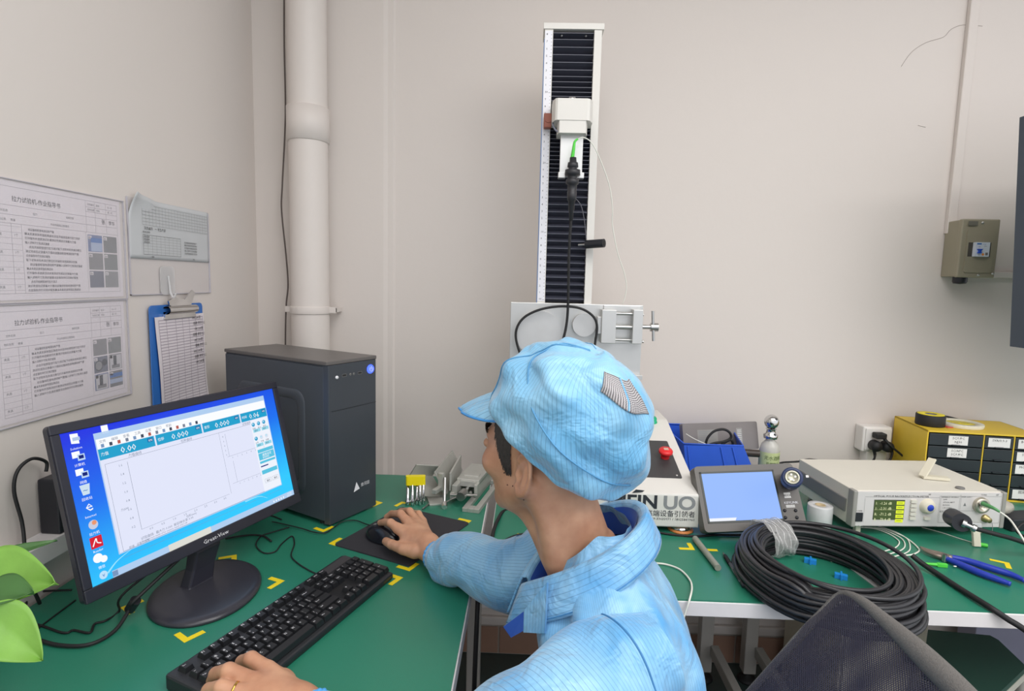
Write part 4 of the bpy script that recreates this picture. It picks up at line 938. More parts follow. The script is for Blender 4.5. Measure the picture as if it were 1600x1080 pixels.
# ------------------------------------------------------------ bottle
bx_, by_ = Yp(1201, 722, 1.90)[0], 1.90
t = thing('pump_bottle', 'clear dispenser bottle with silver ball top and green label by the wall', 'bottle', (bx_, by_, .75)); t.scale = (1.1, 1.1, 1.14)
GL = mat('frosted_plastic', (206, 204, 196), .2, alpha=.85, var=0)
part('body', B().lathe([(.0001, 0), (.027, 0), (.029, .004), (.029, .10), (.024, .118), (.013, .130), (.013, .138)], GL, seg=28), t)
b = B().lathe([(.0292, .020), (.0294, .022), (.0294, .096), (.0292, .098)], mat('green_label', (196, 206, 150), .5), seg=28); lb = part('label', b, t)
def cyltext(b, s, z, size, m):
    v, f = txt(s, size); w_ = max(a_[0] for a_ in v); R = .0298
    b.add([(R*sin((x-w_/2)/R), -R*cos((x-w_/2)/R), z+y) for x, y, _ in v], f, m)
b = B(); cyltext(b, '无水酒精', .078, .013, mat('label_green_ink', (56, 90, 40), .6)); cyltext(b, '易燃物品', .062, .010, mat('label_green_ink', (56, 90, 40), .6)); cyltext(b, '使用后盖紧瓶盖', .048, .006, mat('label_red_ink', (190, 80, 50), .6)); cyltext(b, '远离火源 存放阴凉处', .036, .0052, GINK)
part('label_print', b, lb)
part('pump_collar', B().lathe([(.014, .134), (.020, .136), (.021, .146), (.015, .150), (.012, .160), (.016, .164)], CHROME, seg=28), t)
part('ball_top', B().ball((0, 0, .184), .0215, CHROME, seg=28), t)
cable('power_cable', 'black cord looping on the bench behind the left end of the meter', [tuple(Yp(x, y, 1.96)) for x, y in [(1213, 727), (1222, 723), (1236, 722), (1250, 721), (1262, 718), (1275, 719), (1300, 723), (1320, 730)]], .0035, RUB)

# ------------------------------------------------------------ optical meter
MC = mat('meter_beige', (214, 210, 198), .45, var=.02); MG = mat('meter_side_grey', (150, 148, 142), .45); MF = mat('meter_panel', (208, 204, 202), .45, var=.01)
t = thing('optical_meter', 'beige optical reflection meter with small green display on the back workbench', 'meter', (.872, 1.499, .75), .065)
MWd, MDp, MHt, mz = .419, .275, .099, .025
part('case', B().b3((.003, .004, mz), (MWd-.003, MDp, mz+MHt), MC), t, .002)
part('side_strip', B().b3((-.001, .03, mz+.030), (.004, MDp-.01, mz+.066), mat('strip_dark', (120, 120, 118), .45)), t, .001)
part('front_frame', B().b3((0, -.004, mz), (.012, .022, mz+MHt+.001), MG), t, .003); part('front_frame', B().b3((MWd-.012, -.004, mz), (MWd, .022, mz+MHt+.001), MG), t, .003)
fp = part('front_panel', B().b3((.012, -.002, mz+.003), (MWd-.012, .006, mz+MHt-.002), MF), t, .0005)
for x in (.03, MWd-.05):
    for y in (.02, MDp-.03): part('foot', B().b3((x, y, 0), (x+.014, y+.014, mz), CREAM), t, .002)
M0 = Matrix(((1, 0, 0, 0), (0, 0, -1, -.0021), (0, 1, 0, mz), (0, 0, 0, 1)))
fxm = lambda c: (c-105)/1310*MWd
fzm = lambda c, r=0: MHt*(1-(c-(105+r*.055))/345)
def mp(cx, cy): return fxm(cx), fzm(cy, cx-105)
b = B(M0)
def mtext(s, cx, cy, size, al='l', sx=1): x, y = mp(cx, cy); b.text(s, x, y-size*.35, size, INK, 2, al=al, sx=sx)
mtext('OPTICAL PULSE BACKREFLECTION METER', 275, 160, .0074, sx=1.08); mtext('XP', 740, 165, .006)
mtext('POWER', 138, 295, .005); mtext('REFERENCE ORDERING', 855, 195, .0045); mtext('LASER CLASS 1', 1025, 200, .0045); mtext('TX/RX', 1190, 188, .0055)
for k, s in enumerate(['LAMP', 'OPTICAL INPUT', 'ZE MODE', '-1 M CONFIG']): mtext(s, 870, 218+k*27, .0045)
mtext('AUX OPTICAL', 850, 335, .005); mtext('XP', 1320, 195, .006); mtext('V1', 165, 440, .004)
for (c1, r1, c2, r2) in ((205, 165, 840, 166), (205, 440, 840, 441), (850, 325, 1140, 326), (845, 185, 1370, 186), (845, 440, 1370, 441)):
    x_, y_ = mp(c1, r1); x2, y2 = mp(c2, r1+(c2-c1)*.055); b.rect(x_, y_-.0004, x2, y_+.0003, GINK, 1)
for c1 in (205, 840, 850, 1012, 1022, 1370): x_, y_ = mp(c1, 180); b.rect(x_, .014, x_+.0005, y_, GINK, 1)
x_, y_ = mp(1060, 275); b.add([(x_-.004, y_-.004, .0003), (x_+.004, y_-.004, .0003), (x_, y_+.005, .0003)], [(0, 1, 2)], GINK)
part('panel_print', b, fp)
x_, y_ = mp(165, 355); sw = part('power_switch', B(M0).prism(rrect(x_-.010, y_-.012, x_+.010, y_+.012, .001), 0, .002, BLACK), fp, .0005)
x_, y_ = mp(285, 195); x2, y2 = mp(545, 400)
ds = part('display', B(M0).prism([(x_, y2), (x2, y2), (x2, y_), (x_, y_)], 0, .0008, mat('lcd_frame', (62, 70, 50), .3)), t)
b = B(M0); LC = em((78, 96, 56), .9); b.rect(x_+.001, y2+.001, x2-.024, y_-.001, LC, 6)
for k, s in enumerate(['1:  -1.26 dB', '1:  -2.31 dB', 'R:  -71.2 dB', 'R:  -73.4 dB']): b.text(s, x_+.003, y_-.013-k*.0145-(.001 if k > 1 else 0), .0105, em((236, 240, 190)), 7, sx=.92)
b.rect(x_+.001, (y_+y2)/2-.0003, x2-.024, (y_+y2)/2+.0003, em((180, 190, 130)), 7)
part('lcd', b, ds)
for k in range(5): zz = y_-.0035-k*.0122; part('soft_key', B(M0).rect(x2-.0225, zz-.0095, x2-.001, zz, em((226, 240, 60)), 7).rect(x2-.019, zz-.0055, x2-.006, zz-.0035, em((160, 180, 40)), 8), ds)
for k in range(5): x3, y3 = mp(617, 223+k*40); part('button', B(M0).prism(rrect(x3-.008, y3-.0042, x3+.008, y3+.0042, .001), 0, .005, MC), t, .0008)
x3, y3 = mp(742, 390); part('button', B(M0).prism(rrect(x3-.008, y3-.0042, x3+.008, y3+.0042, .001), 0, .005, MC), t, .0008)
x3, y3 = mp(738, 277); kb_ = part('dial', B(M0 @ Matrix.Translation((x3, y3, 0))).lathe([(.0001, .013), (.014, .013), (.017, .010), (.020, .002), (.021, 0)], CREAM, seg=32), t)
part('dial_center', B(M0 @ Matrix.Translation((x3, y3, .0131))).lathe([(.0001, .001), (.0085, .001), (.009, 0)], mat('dial_blue', (40, 70, 190), .4), seg=20), kb_)
x3, y3 = mp(1195, 285); part('optical_port', B(M0 @ Matrix.Translation((x3, y3, 0))).lathe([(.0001, .004), (.011, .004), (.011, .010), (.019, .010), (.0215, .006), (.022, 0)], mat('nickel', (190, 184, 168), .35, .8), seg=28), t)
x3, y3 = mp(1245, 415); pt_ = part('threaded_port', B(M0 @ Matrix.Translation((x3, y3, 0))).lathe([(.0001, .016), (.007, .016), (.0075, .006), (.010, .006), (.0105, 0)], mat('brass', (170, 156, 110), .35, .8), seg=20), t)
x3, y3 = mp(1300, 430); b = B(M0).tube([(x3, y3, .002), (x3+.002, y3-.02, .006), (x3-.001, y3-.045, .008)], .0008, STEEL, 5); part('chain', b, pt_)
# items plugged in
t2 = thing('patch_cord', 'white fibre patch cord with green boot plugged in the right side of the meter', 'cable', (1.25, 1.50, .82))
P0 = Matrix(t.matrix_basis) @ M0 @ Vector((*mp(1195, 285), .008))
w_ = [P0, Vector(tuple(Yp(1535, 787, 1.48))), Vector(tuple(Yp(1552, 794, 1.45))), Vector(tuple(Yp(1562, 800, 1.44)))]
part('plug', B().cyl(tuple(P0), tuple(w_[1]), .0055, STEEL, 14), t2, world=True)
part('boot', B().tube([tuple(x) for x in w_[1:]], lambda s: .0058-.0030*s, mat('green_boot', (86, 150, 92), .45), 10), t2, world=True, label='green boot')
part('cord', B().tube([tuple(w_[3]), tuple(Yp(1578, 812, 1.42)), tuple(Yp(1592, 832, 1.38)), tuple(Yp(1612, 862, 1.33)), tuple(Yp(1650, 900, 1.30)), tuple(Z(1700, 930, .752))], .0022, WCAB, 8), t2, world=True)
t2 = thing('cable_connector', 'black cylindrical cable connector with steel coupling in front of the meter', 'connector', (1.05, 1.40, .75))
a_, b_ = Vector(tuple(Yp(1488, 808, 1.47))), Vector(tuple(Yp(1503, 817, 1.42)))
part('body', B().cyl(tuple(a_), tuple(b_), .0225, BLACK, 28), t2, .003, world=True)
c2 = Vector(tuple(Yp(1532, 830, 1.40)))
b = B(); b.cyl(tuple(b_), tuple(b_.lerp(c2, .2)), .010, STEEL, 16); b.cyl(tuple(b_.lerp(c2, .2)), tuple(b_.lerp(c2, .55)), .0055, STEEL, 14); b.cyl(tuple(b_.lerp(c2, .55)), tuple(b_.lerp(c2, .75)), .009, STEEL, 14); part('coupling', b, t2, .001, world=True)
part('cable', B().tube([tuple(b_.lerp(c2, .7)), tuple(Yp(1560, 836, 1.40)), tuple(Yp(1585, 843, 1.40)), tuple(Yp(1640, 862, 1.40)), tuple(Z(1700, 885, .756))], .0055, RUB, 10), t2, world=True)
p0_ = Z(1526, 854, .751); p1_ = Yp(1520, 826, p0_[1]+.01)
b = B().add([], [], CREAM); M = frame(tuple(p0_), (1, 0, 0), Vector(tuple(p1_-p0_))); b.M = M; b.b3((-.009, 0, -.004), (.009, .055, .004), CREAM); b.b3((-.020, .048, -.006), (.012, .060, .006), ALU); solo('support_bracket', b, 'cream upright bracket standing on the desk below the steel coupling', 'bracket', bev=.001)
# cream tabs on the meter
p = Z(1446, 748, .875)
t2 = thing('folded_bracket', 'folded white plastic bracket lying on top of the meter', 'bracket', (p[0], p[1], .8752), .05)
part('flat_leg', B(TR((0, 0, 0), -.25)).b3((-.008, -.008, 0), (.058, .016, .008), CREAM), t2, .001)
part('raised_leg', B(TR((-.004, .004, .006), .5, 0, -.75)).b3((-.004, -.010, 0), (.062, .010, .006), CREAM), t2, .001)
p = Z(1500, 763, .875)
solo('dark_screw_cap', B(Matrix.Translation((p[0], p[1], .8752))).lathe([(.0001, .003), (.009, .0028), (.010, 0), (.0001, 0)], GREY, seg=16, sx=1.2), 'small dark oval cap lying on the right front of the meter top', 'cap')

# ------------------------------------------------------------ tape roll, rod, pen, little things
p = Z(1285, 824, .752)
t = thing('tape_roll', 'roll of frosted white tape standing on the bench left of the meter', 'tape', (p[0], p[1]+.02, .75))
part('roll', B().lathe([(.012, 0), (.031, 0), (.032, .002), (.032, .056), (.031, .058), (.012, .058), (.012, 0)], mat('frosted_tape', (206, 206, 206), .35, var=.08, scale=60), seg=32), t)
part('core', B().lathe([(.0121, .001), (.0135, .001), (.0135, .0585), (.0105, .0585), (.0105, .001)], mat('card_core', (196, 176, 140), .7), seg=24), t)
def cyl_on(name, label, cat, a_, b_, r_, m, **k):
    p = Z(*a_, z=.75+r_); q = Z(*b_, z=.75+r_)
    return B().cyl((p[0], p[1], .7505+r_), (q[0], q[1], .7505+r_), r_, m, 20)
solo('grey_rod', cyl_on('', '', '', (1086, 842), (1122, 888), .0075, mat('grey_rod', (146, 148, 136), .5, var=.1)), 'grey round rod lying on the bench beside the orange rimmed foot', 'rod', bev=.001)
a_, b_ = Z(1130, 864, .756), Z(1163, 916, .756); d_ = Vector(tuple(b_-a_)); L = d_.length
t = thing('pen', 'dark grey pen lying on the bench left of the cable coil', 'pen', (a_[0], a_[1], .756)); Mq = dirframe((a_[0], a_[1], .7558), (d_.x, d_.y, 0))
part('tip', B(Mq).lathe([(.0006, -.004), (.0016, .002), (.0030, .014), (.0030, .030)], STEEL, seg=12), t, world=True)
part('grip', B(Mq).lathe([(.0001, .014), (.0042, .014), (.0048, .02), (.0048, .055), (.0001, .055)], RUB, seg=16), t, world=True)
part('barrel', B(Mq).lathe([(.0001, .054), (.0040, .054), (.0048, .10), (.0048, L-.016), (.0001, L-.016)], mat('pen_grey', (118, 118, 124), .3), seg=16), t, world=True)
part('end_cap', B(Mq).lathe([(.0001, L-.016), (.0052, L-.016), (.0052, L-.002), (.004, L), (.0001, L)], BLACK, seg=16), t, world=True)
ADB = mat('adapter_blue', (36, 140, 220), .4)
for i, (x, y, rz, lab) in enumerate([(1266, 877, -.45, 'blue fibre adapter at the left inside the cable coil'), (1314, 901, -.45, 'blue fibre adapter nearer the front rim inside the cable coil')]):
    p = Z(x, y, .755); t = thing('fiber_adapter', lab, 'adapter', (p[0], p[1], .75), rz, 'blue fibre adapters')
    part('body', B().b3((-.013, -.0055, 0), (.013, .0055, .011), ADB).b3((.0125, -.0035, .0025), (.0133, .0035, .0085), mat('dark_hole', (16, 16, 18), .6)), t, .0008)
    part('flange', B().b3((-.0015, -.011, 0), (.0025, .011, .013), ADB), t, .0005)
p, q = Z(1314, 874, .751), Z(1364, 912, .751)
b = B(frame((p[0], p[1], .7506), (q[0]-p[0], q[1]-p[1], 0), (-(q[1]-p[1]), q[0]-p[0], 0))).b3((0, -.007, 0), (.13, .007, .002), mat('ruler_steel', (196, 196, 196), .5, .2)); solo('steel_ruler', b, 'narrow steel strip lying half under the right side of the cable coil', 'ruler')
b = B().tube([tuple(Z(1268, 862, .752)), tuple(Z(1280, 864, .753)), tuple(Z(1290, 872, .752)), tuple(Z(1300, 878, .752))], .001, WCAB, 6); solo('thin_wire', b, 'thin pale wire curling inside the cable coil', 'wire')
cable('fiber_cable', 'thin white cable hanging over the bench edge behind the blue coat', [tuple(Z(1020, 880, .753)), tuple(Z(1040, 882, .753)), tuple(Z(1062, 890, .753)), tuple(Z(1077, 905, .754)), tuple(Z(1081, 918, .756)), tuple(Yp(1078, 935, 1.145)), tuple(Yp(1070, 960, 1.135)), tuple(Yp(1062, 985, 1.13))], .0022, WCAB)
for i, (x2, y2, lab) in enumerate([(1404, 852, 'innermost white fibre loop on the bench under the meter front'), (1413, 856, 'middle white fibre loop on the bench under the meter front'), (1421, 860, 'outer white fibre loop on the bench under the meter front')]):
    cable('fiber_loop', lab, [tuple(Z(x, y, .7525)) for x, y in [(1340+6*i, 824), (1365+7*i, 826), (1388+7*i, 834), (1402+8*i, 843), (x2+1, y2-3), (x2-5, y2+4), (x2-20, y2+9), (x2-40, y2+14)]], .0016, WCAB)
cable('fiber_loop', 'longest white fibre loop ending by the blue pliers', [tuple(Z(x, y, .7525)) for x, y in [(1372, 822), (1400, 832), (1422, 845), (1434, 856), (1436, 861), (1428, 866), (1416, 868), (1404, 868)]], .0019, WCAB)
t = thing('fiber_connector', 'bright green fibre connector lying on the bench below the blue pliers', 'connector', tuple(Z(1465, 883, .75)))
p, q = Vector(tuple(Z(1438, 880, .755))), Vector(tuple(Z(1490, 885, .755)))
part('boot', B().cyl(tuple(p), tuple(p.lerp(q, .55)), .0018, GR, 10, .0042), t, world=True); Mq = dirframe(tuple(p.lerp(q, .5)), q-p); part('housing', B(Mq).box((0, 0, .011), (.008, .009, .022), GR), t, .001, world=True); part('ferrule', B().cyl(tuple(q), tuple(q.lerp(p, -.08)), .0015, LABEL, 8), t, world=True)
b = B(); p, q = Vector(tuple(Z(1532, 851, .755))), Vector(tuple(Z(1543, 853, .755))); b.cyl(tuple(p), tuple(q), .005, GR, 10); solo('fiber_connector', b, 'small green fibre connector end behind the cream bracket', 'connector', bev=.001)
cable('fiber_cable', 'thin pale cord on the bench running from under the meter to the cream bracket', [tuple(Z(x, y, .7515)) for x, y in [(1440, 824), (1470, 832), (1500, 842), (1530, 851)]], .0012, WCAB)
# pliers
t = thing('pliers', 'steel pliers with long blue handles on the right end of the bench', 'pliers', tuple(Z(1500, 875, .75)))
BH = mat('blue_grip', (38, 60, 170), .35)
zz = .759
def zp(x, y, z=zz): return tuple(Z(x, y, z))
part('handle', B().tube([zp(1482, 870), zp(1510, 876), zp(1545, 887), zp(1580, 898), zp(1602, 908)], lambda s: .0055+.0025*sin(pi*min(1, s*1.1)), BH, 12), t, world=True)
part('handle', B().tube([zp(1478, 873), zp(1500, 882), zp(1530, 895), zp(1560, 906), zp(1579, 913)], lambda s: .0055+.0025*sin(pi*min(1, s*1.1)), BH, 12), t, world=True)
jw = mat('steel_worn', (150, 138, 128), .4, .7, var=.2)
part('jaw', B().tube([zp(1486, 873), zp(1468, 866), zp(1452, 861), zp(1438, 855)], lambda s: .0085-.006*s, jw, 10), t, world=True)
part('jaw', B().tube([zp(1486, 872), zp(1466, 869), zp(1450, 863), zp(1439, 857)], lambda s: .0075-.0055*s, jw, 10), t, world=True)
q_ = Z(1476, 869, .765); part('pivot', B().cyl((q_[0], q_[1], .752), (q_[0], q_[1], .769), .0055, STEEL, 14), t, world=True)
cable('black_cable', 'thick black cable leaving the coil and hanging over the right front edge', [tuple(Z(1425, 868, .775)), tuple(Z(1440, 880, .765)), tuple(Z(1465, 897, .757)), tuple(Z(1500, 920, .757)), tuple(Z(1548, 950, .757)), tuple(Yp(1575, 968, 1.135)), tuple(Yp(1602, 985, 1.12)), tuple(Yp(1660, 1030, 1.11)), tuple(Yp(1680, 1080, 1.11))], .0062, RUB, seg=10)

# ------------------------------------------------------------ cable coil
t = thing('cable_coil', 'large coil of black cable overhanging the bench front edge', 'cable coil', (.665, 1.255, .75))
CC = mat('coil_cable', (44, 44, 47), .38, var=.15, scale=60, bump=.08, bscale=500)
rnd = random.Random(5); pts = []; NT = 56
cxc, cyc = .662, 1.225
for k in range(NT):
    layer = k % 8; ringk = k//8
    r_ = .203-.0083*ringk-.004*(layer % 2)-.0012*layer+rnd.uniform(-.003, .003); z_ = .7560+layer*.0082+rnd.uniform(-.0015, .0015)
    ph = rnd.uniform(0, 6.28); am = rnd.uniform(.001, .005); ox = rnd.uniform(-.004, .004); oy = rnd.uniform(-.004, .004)
    for j in range(14):
        a_ = 2*pi*j/14
        rr = r_+am*sin(2*a_+ph)
        ex_ = .86; ey_ = 1.0
        x, y = cxc+ox+rr*cos(a_-pi*.6)*ex_, cyc+oy+rr*sin(a_-pi*.6)*ey_
        dz_ = -max(0, (1.147-y))*.18 if False else 0
        pts.append((x, y, z_-.0*layer))
b = B().tube(pts, .0048, CC, 7, sub=4)
part('cable', b, t, world=True)
for i_, (rr, z_, ox, oy) in enumerate(((.150, .822, -.012, .004), (.175, .825, .018, .0))):
    P = [(cxc+ox+rr*cos(a_)*.87, cyc+oy+rr*1.0*sin(a_), z_+.003*sin(a_*2+i_)) for a_ in np.linspace(0, 2*pi, 15)[:-1]]
    part('loose_turn', B().tube(P, (.0048), CC, 7, closed=True, sub=5), t, world=True)
WR = mat('plastic_wrap', (214, 214, 212), .12, alpha=.42, var=.1, scale=200, bump=1.0, bscale=160)
wa = 1.88
cw = Vector((cxc+.170*.86*cos(wa), cyc+.170*.99*sin(wa), .786)); tang = Vector((-sin(wa), cos(wa)*.93, 0)).normalized(); rad = Vector((cos(wa), sin(wa), 0))
def wrp(u, v):
    a_ = v*2*pi; s_ = u-.5
    k = 1+.05*sin(a_*7+u*9)+.03*sin(u*23)
    R1 = .053; R2 = .043
    return cw+tang*(s_*.062)+rad*(R1*cos(a_)*k)+Vector((0, 0, 1))*(R2*max(-.80, sin(a_))*k)
part('plastic_wrap', B().grid(wrp, 10, 40, WR, cv=True), t, world=True, label='crinkled clear plastic wrap')
for i_ in range(5):
    uu = .1+.2*i_; b = B().tube([tuple(Vector(wrp(uu+.03*sin(k*1.7+i_), k/16))+rad*.001) for k in range(1, 10)], .0008, mat('film_fold', (236, 236, 236), .2), 4); part('film_fold', b, t, world=True)

# ------------------------------------------------------------ yellow drawer cabinet
YC = mat('cabinet_yellow', (226, 192, 56), .5, var=.04); DR = mat('drawer_black', (40, 46, 50), .28, var=.15, scale=18)
CWd, CDp, CHt = .335, .205, .215
t = thing('drawer_cabinet', 'yellow small parts cabinet with dark drawers at the right end of the bench', 'cabinet', (1.276, 1.825, .75), -.11)
part('carcass', B().b3((0, 0, 0), (.004, CDp, CHt), YC).b3((CWd-.004, 0, 0), (CWd, CDp, CHt), YC).b3((0, 0, CHt-.005), (CWd, CDp, CHt), YC).b3((0, 0, 0), (CWd, CDp, .006), YC).b3((0, CDp-.004, 0), (CWd, CDp, CHt), YC), t, .0008)
LB = {(0, 4): 'SC/UPC|NJ30', (0, 3): 'SC/APC|SC/UPC', (1, 4): 'SVA/0.9-3', (2, 4): 'BC 适配器', (2, 3): 'SC/APC', (1, 3): '', (2, 2): 'MC/0.9套', (2, 0): '固定座', (2, 1): ''}
cols = [(.006, .160), (.166, .246), (.252, .329)]
for r_ in range(5):
    z0, z1 = .009+r_*.0402, .009+r_*.0402+.037
    for c_ in range(3):
        x0, x1 = cols[c_]
        d_ = part('drawer', B().b3((x0, -.002, z0), (x1, CDp-.03, z1), DR), t, .001)
        part('drawer_pull', B().b3(((x0+x1)/2-.012, -.008, z0+.002), ((x0+x1)/2+.012, -.002, z0+.005), DR), d_)
        s = LB.get((c_, r_))
        if s:
            w2 = .056 if c_ == 0 else .062; xc = (x0+x1)/2-(.000 if c_ else -.006)
            Mq = Matrix(((1, 0, 0, xc), (0, 0, -1, -.0026), (0, 1, 0, z0+.004), (0, 0, 0, 1)))
            b = B(Mq).prism([(-w2/2, 0), (w2/2, 0), (w2/2, .029), (-w2/2, .029)], 0, .0004, LABEL)
            for k, q in enumerate(s.split('|')): b.text(q, 0, .018-.012*k, .0105, INK, 5, al='c')
            part('label', b, d_)
for x in (.163, .249): part('divider', B().b3((x-.0015, -.0015, .006), (x+.0015, .004, CHt-.005), YC), t)
q0 = Matrix(t.matrix_basis)
t2 = thing('electrical_tape', 'black and yellow tape roll lying on top of the yellow cabinet', 'tape', tuple(q0 @ Vector((.050, .085, CHt))))
part('roll', B().lathe([(.016, 0), (.040, 0), (.0415, .003), (.0415, .034), (.040, .037), (.016, .037), (.016, 0)], RUB, seg=32), t2)
part('face_label', B().lathe([(.017, .0372), (.017, .0378), (.038, .0378), (.038, .0372)], YP, seg=24), t2)
part('core', B().lathe([(.0001, .030), (.012, .033), (.016, .036), (.0165, .0375)], GREY, seg=24), t2)
t2 = thing('tape_roll', 'flat clear tape roll with yellow centre lying on the yellow cabinet', 'tape', tuple(q0 @ Vector((.150, .100, CHt))))
part('roll', B().lathe([(.042, 0), (.062, 0), (.063, .002), (.063, .010), (.062, .012), (.042, .012), (.042, 0)], mat('clear_tape', (220, 216, 196), .3), seg=36), t2)
b = B().lathe([(.0001, .001), (.042, .001), (.042, .008), (.0001, .008)], YP, seg=28); b.text('TAPE 24mm', 0, -.004, .012, INK, 1, Matrix.Translation((0, 0, .0085)), al='c'); part('yellow_core', b, t2)
b = B(q0 @ TR((.085, .05, CHt), .3)).b3((0, 0, 0), (.055, .03, .003), mat('red_card', (200, 84, 70), .5)); solo('red_card', b, 'small red card between the two tape rolls on the yellow cabinet', 'card')
cable('power_cable', 'short black strap lying behind the clear tape roll on the yellow cabinet', [tuple(q0 @ Vector((.085, .13, CHt+.004))), tuple(q0 @ Vector((.13, .165, CHt+.016))), tuple(q0 @ Vector((.19, .16, CHt+.006)))], .003, RUB)
# clutter right of the meter
b = B(TR((1.345, 1.56, .7505), .2)).b3((0, 0, 0), (.20, .06, .035), BLACK); solo('black_box', b, 'black oblong device at the right frame edge behind the patch cord', 'device', bev=.003)
cable('power_cable', 'black cord looping at the right frame edge beside the meter', [(1.31, 1.50, .754), (1.345, 1.46, .756), (1.38, 1.50, .757), (1.36, 1.53, .792), (1.32, 1.515, .770), (1.34, 1.46, .768), (1.42, 1.42, .756)], .003, RUB)
b = B(TR((1.335, 1.60, .786), .3)).ball((0, 0, .02), .03, mat('crumpled_film', (196, 188, 176), .2, alpha=.7, bump=1, bscale=90), 1.6, .9, .66, 14); solo('crumpled_film', b, 'crumpled clear film lying on the black device at the right edge', 'film')

# ------------------------------------------------------------ wall socket with plugs, breaker box, wall display
t = thing('wall_socket', 'white double socket box on the back wall beside the yellow cabinet', 'socket', (1.178, 2.0, .841), .0)
SW_ = mat('socket_white', (226, 222, 218), .35)
part('box', B().b3((0, .0, 0), (.099, .049, .089), SW_), t, .004)
part('face_plate', B().b3((.008, -.004, .006), (.097, .001, .084), SW_), t, .003)
part('lower_box', B().b3((.022, .004, -.075), (.09, .049, -.0005), SW_), t, .002)
def plug(lab, c, r_, cord, m=RUB, kind=0):
    p = Vector(tuple(Yp(*c, 1.995))); t = thing('power_plug', lab, 'plug', tuple(p), 0, None)
    if kind: part('body', B().box((0, -.016, 0), (.036, .03, .02), m), t, .004)
    else: part('body', B(Matrix.Translation((0, 0, 0)) @ Matrix.Rotation(pi/2, 4, 'X')).lathe([(.0001, .034), (r_*.8, .032), (r_, .024), (r_, 0), (.0001, 0)], m, seg=24), t)
    part('cord', B().tube([tuple(Yp(x, y, 1.972 if i < 2 else 1.955)) for i, (x, y) in enumerate(cord)], lambda s: .0075-.0040*min(1, s*3), m, 8), t, world=True)
plug('small black plug at the top of the wall socket', (1370, 679), .012, [(1374, 679), (1382, 686), (1392, 697), (1405, 708), (1425, 724), (1447, 737), (1460, 745)], kind=1)
plug('round black plug at the lower left of the wall socket', (1364, 695), .0185, [(1365, 700), (1367, 712), (1364, 720), (1352, 728), (1340, 732)])
plug('round black plug at the lower right of the wall socket', (1382, 696), .0185, [(1390, 696), (1394, 708), (1391, 718), (1382, 727), (1374, 732)])
t = thing('breaker_box', 'olive grey metal breaker box with blue switch on the back wall', 'breaker box', (1.416, 1.962, 1.454), -.05)
OG = mat('olive_grey_metal', (150, 144, 124), .5, var=.03)
part('box', B().b3((-.002, .016, 0), (.112, .086, .186), OG), t, .003)
cv_ = part('cover', B().b3((-.004, 0, -.002), (.114, .018, .188), OG), t, .004)
Mq = Matrix(((1, 0, 0, 0), (0, 0, -1, 0), (0, 1, 0, 0), (0, 0, 0, 1)))
part('raised_panel', B(Mq).prism(rrect(.014, .014, .100, .155, .006), 0, .003, OG), cv_, .002)
part('opening', B(Mq).prism([(.020, .066), (.090, .066), (.090, .112), (.020, .112)], .0030, .0034, mat('opening_dark', (70, 66, 60), .6)), cv_)
sw = part('breaker', B(Mq).prism([(.034, .066), (.078, .066), (.078, .112), (.034, .112)], .003, .016, mat('breaker_white', (214, 222, 232), .4)), t, .0015)
b = B(Mq @ Matrix.Translation((0, 0, .0161))); b.rect(.038, .104, .052, .109, PBLUE, 1); b.text('C63', .042, .096, .0045, INK, 2); b.text('230V~', .060, .098, .004, INK, 2); b.text('DZ47', .056, .104, .0042, PBLUE, 2); b.rect(.066, .070, .074, .079, GREY, 1); b.disc(.059, .073, .004, mat('orange_ink', (226, 140, 60), .5), 1)
part('breaker_print', b, sw)
part('toggle', B(Mq).prism([(.040, .076), (.050, .076), (.048, .084), (.054, .090), (.038, .090), (.043, .084)], .016, .024, mat('toggle_blue', (30, 80, 190), .4)), sw, .0005)
part('name_plate', B(Mq).rect(.012, .166, .042, .180, mat('plate_grey', (110, 108, 98), .5), 28), cv_)
for x, z in ((.058, .176), (.062, .006), (.106, .012)): part('screw', B(Mq @ Matrix.Translation((x, z, .0))).lathe([(.0001, .003), (.0035, .0025), (.004, 0)], STEEL, seg=12), cv_)
part('cable_gland', B(TR((.030, .035, 0))).lathe([(.0001, -.024), (.018, -.022), (.021, -.016), (.021, 0)], BLACK, seg=24), t)
p = Yp(1588, 165, 1.62); q = Yp(1581, 548, 1.62)
t = thing('wall_display', 'dark edge of a large wall mounted display at the right frame edge', 'display', (1.50, 1.62, 1.25))
Mq = TR((1.352, 1.60, 1.255), 0, 0, -.075) @ TR((0, 0, 0), .0)
DSP = mat('display_slate', (58, 70, 84), .45)
part('housing', B(Mq).prism(rrect(0, 0, .9, .05, .004), 0, .62, DSP), t, .006, world=True)
part('screen', B(Mq).b3((.02, -.002, .03), (.88, .001, .60), mat('screen_off', (24, 28, 34), .12)), t, world=True)
part('wall_bracket', B().b3((1.85, 1.66, 1.45), (2.1, YW-.0, 1.70), BLACK), t, .003, world=True)

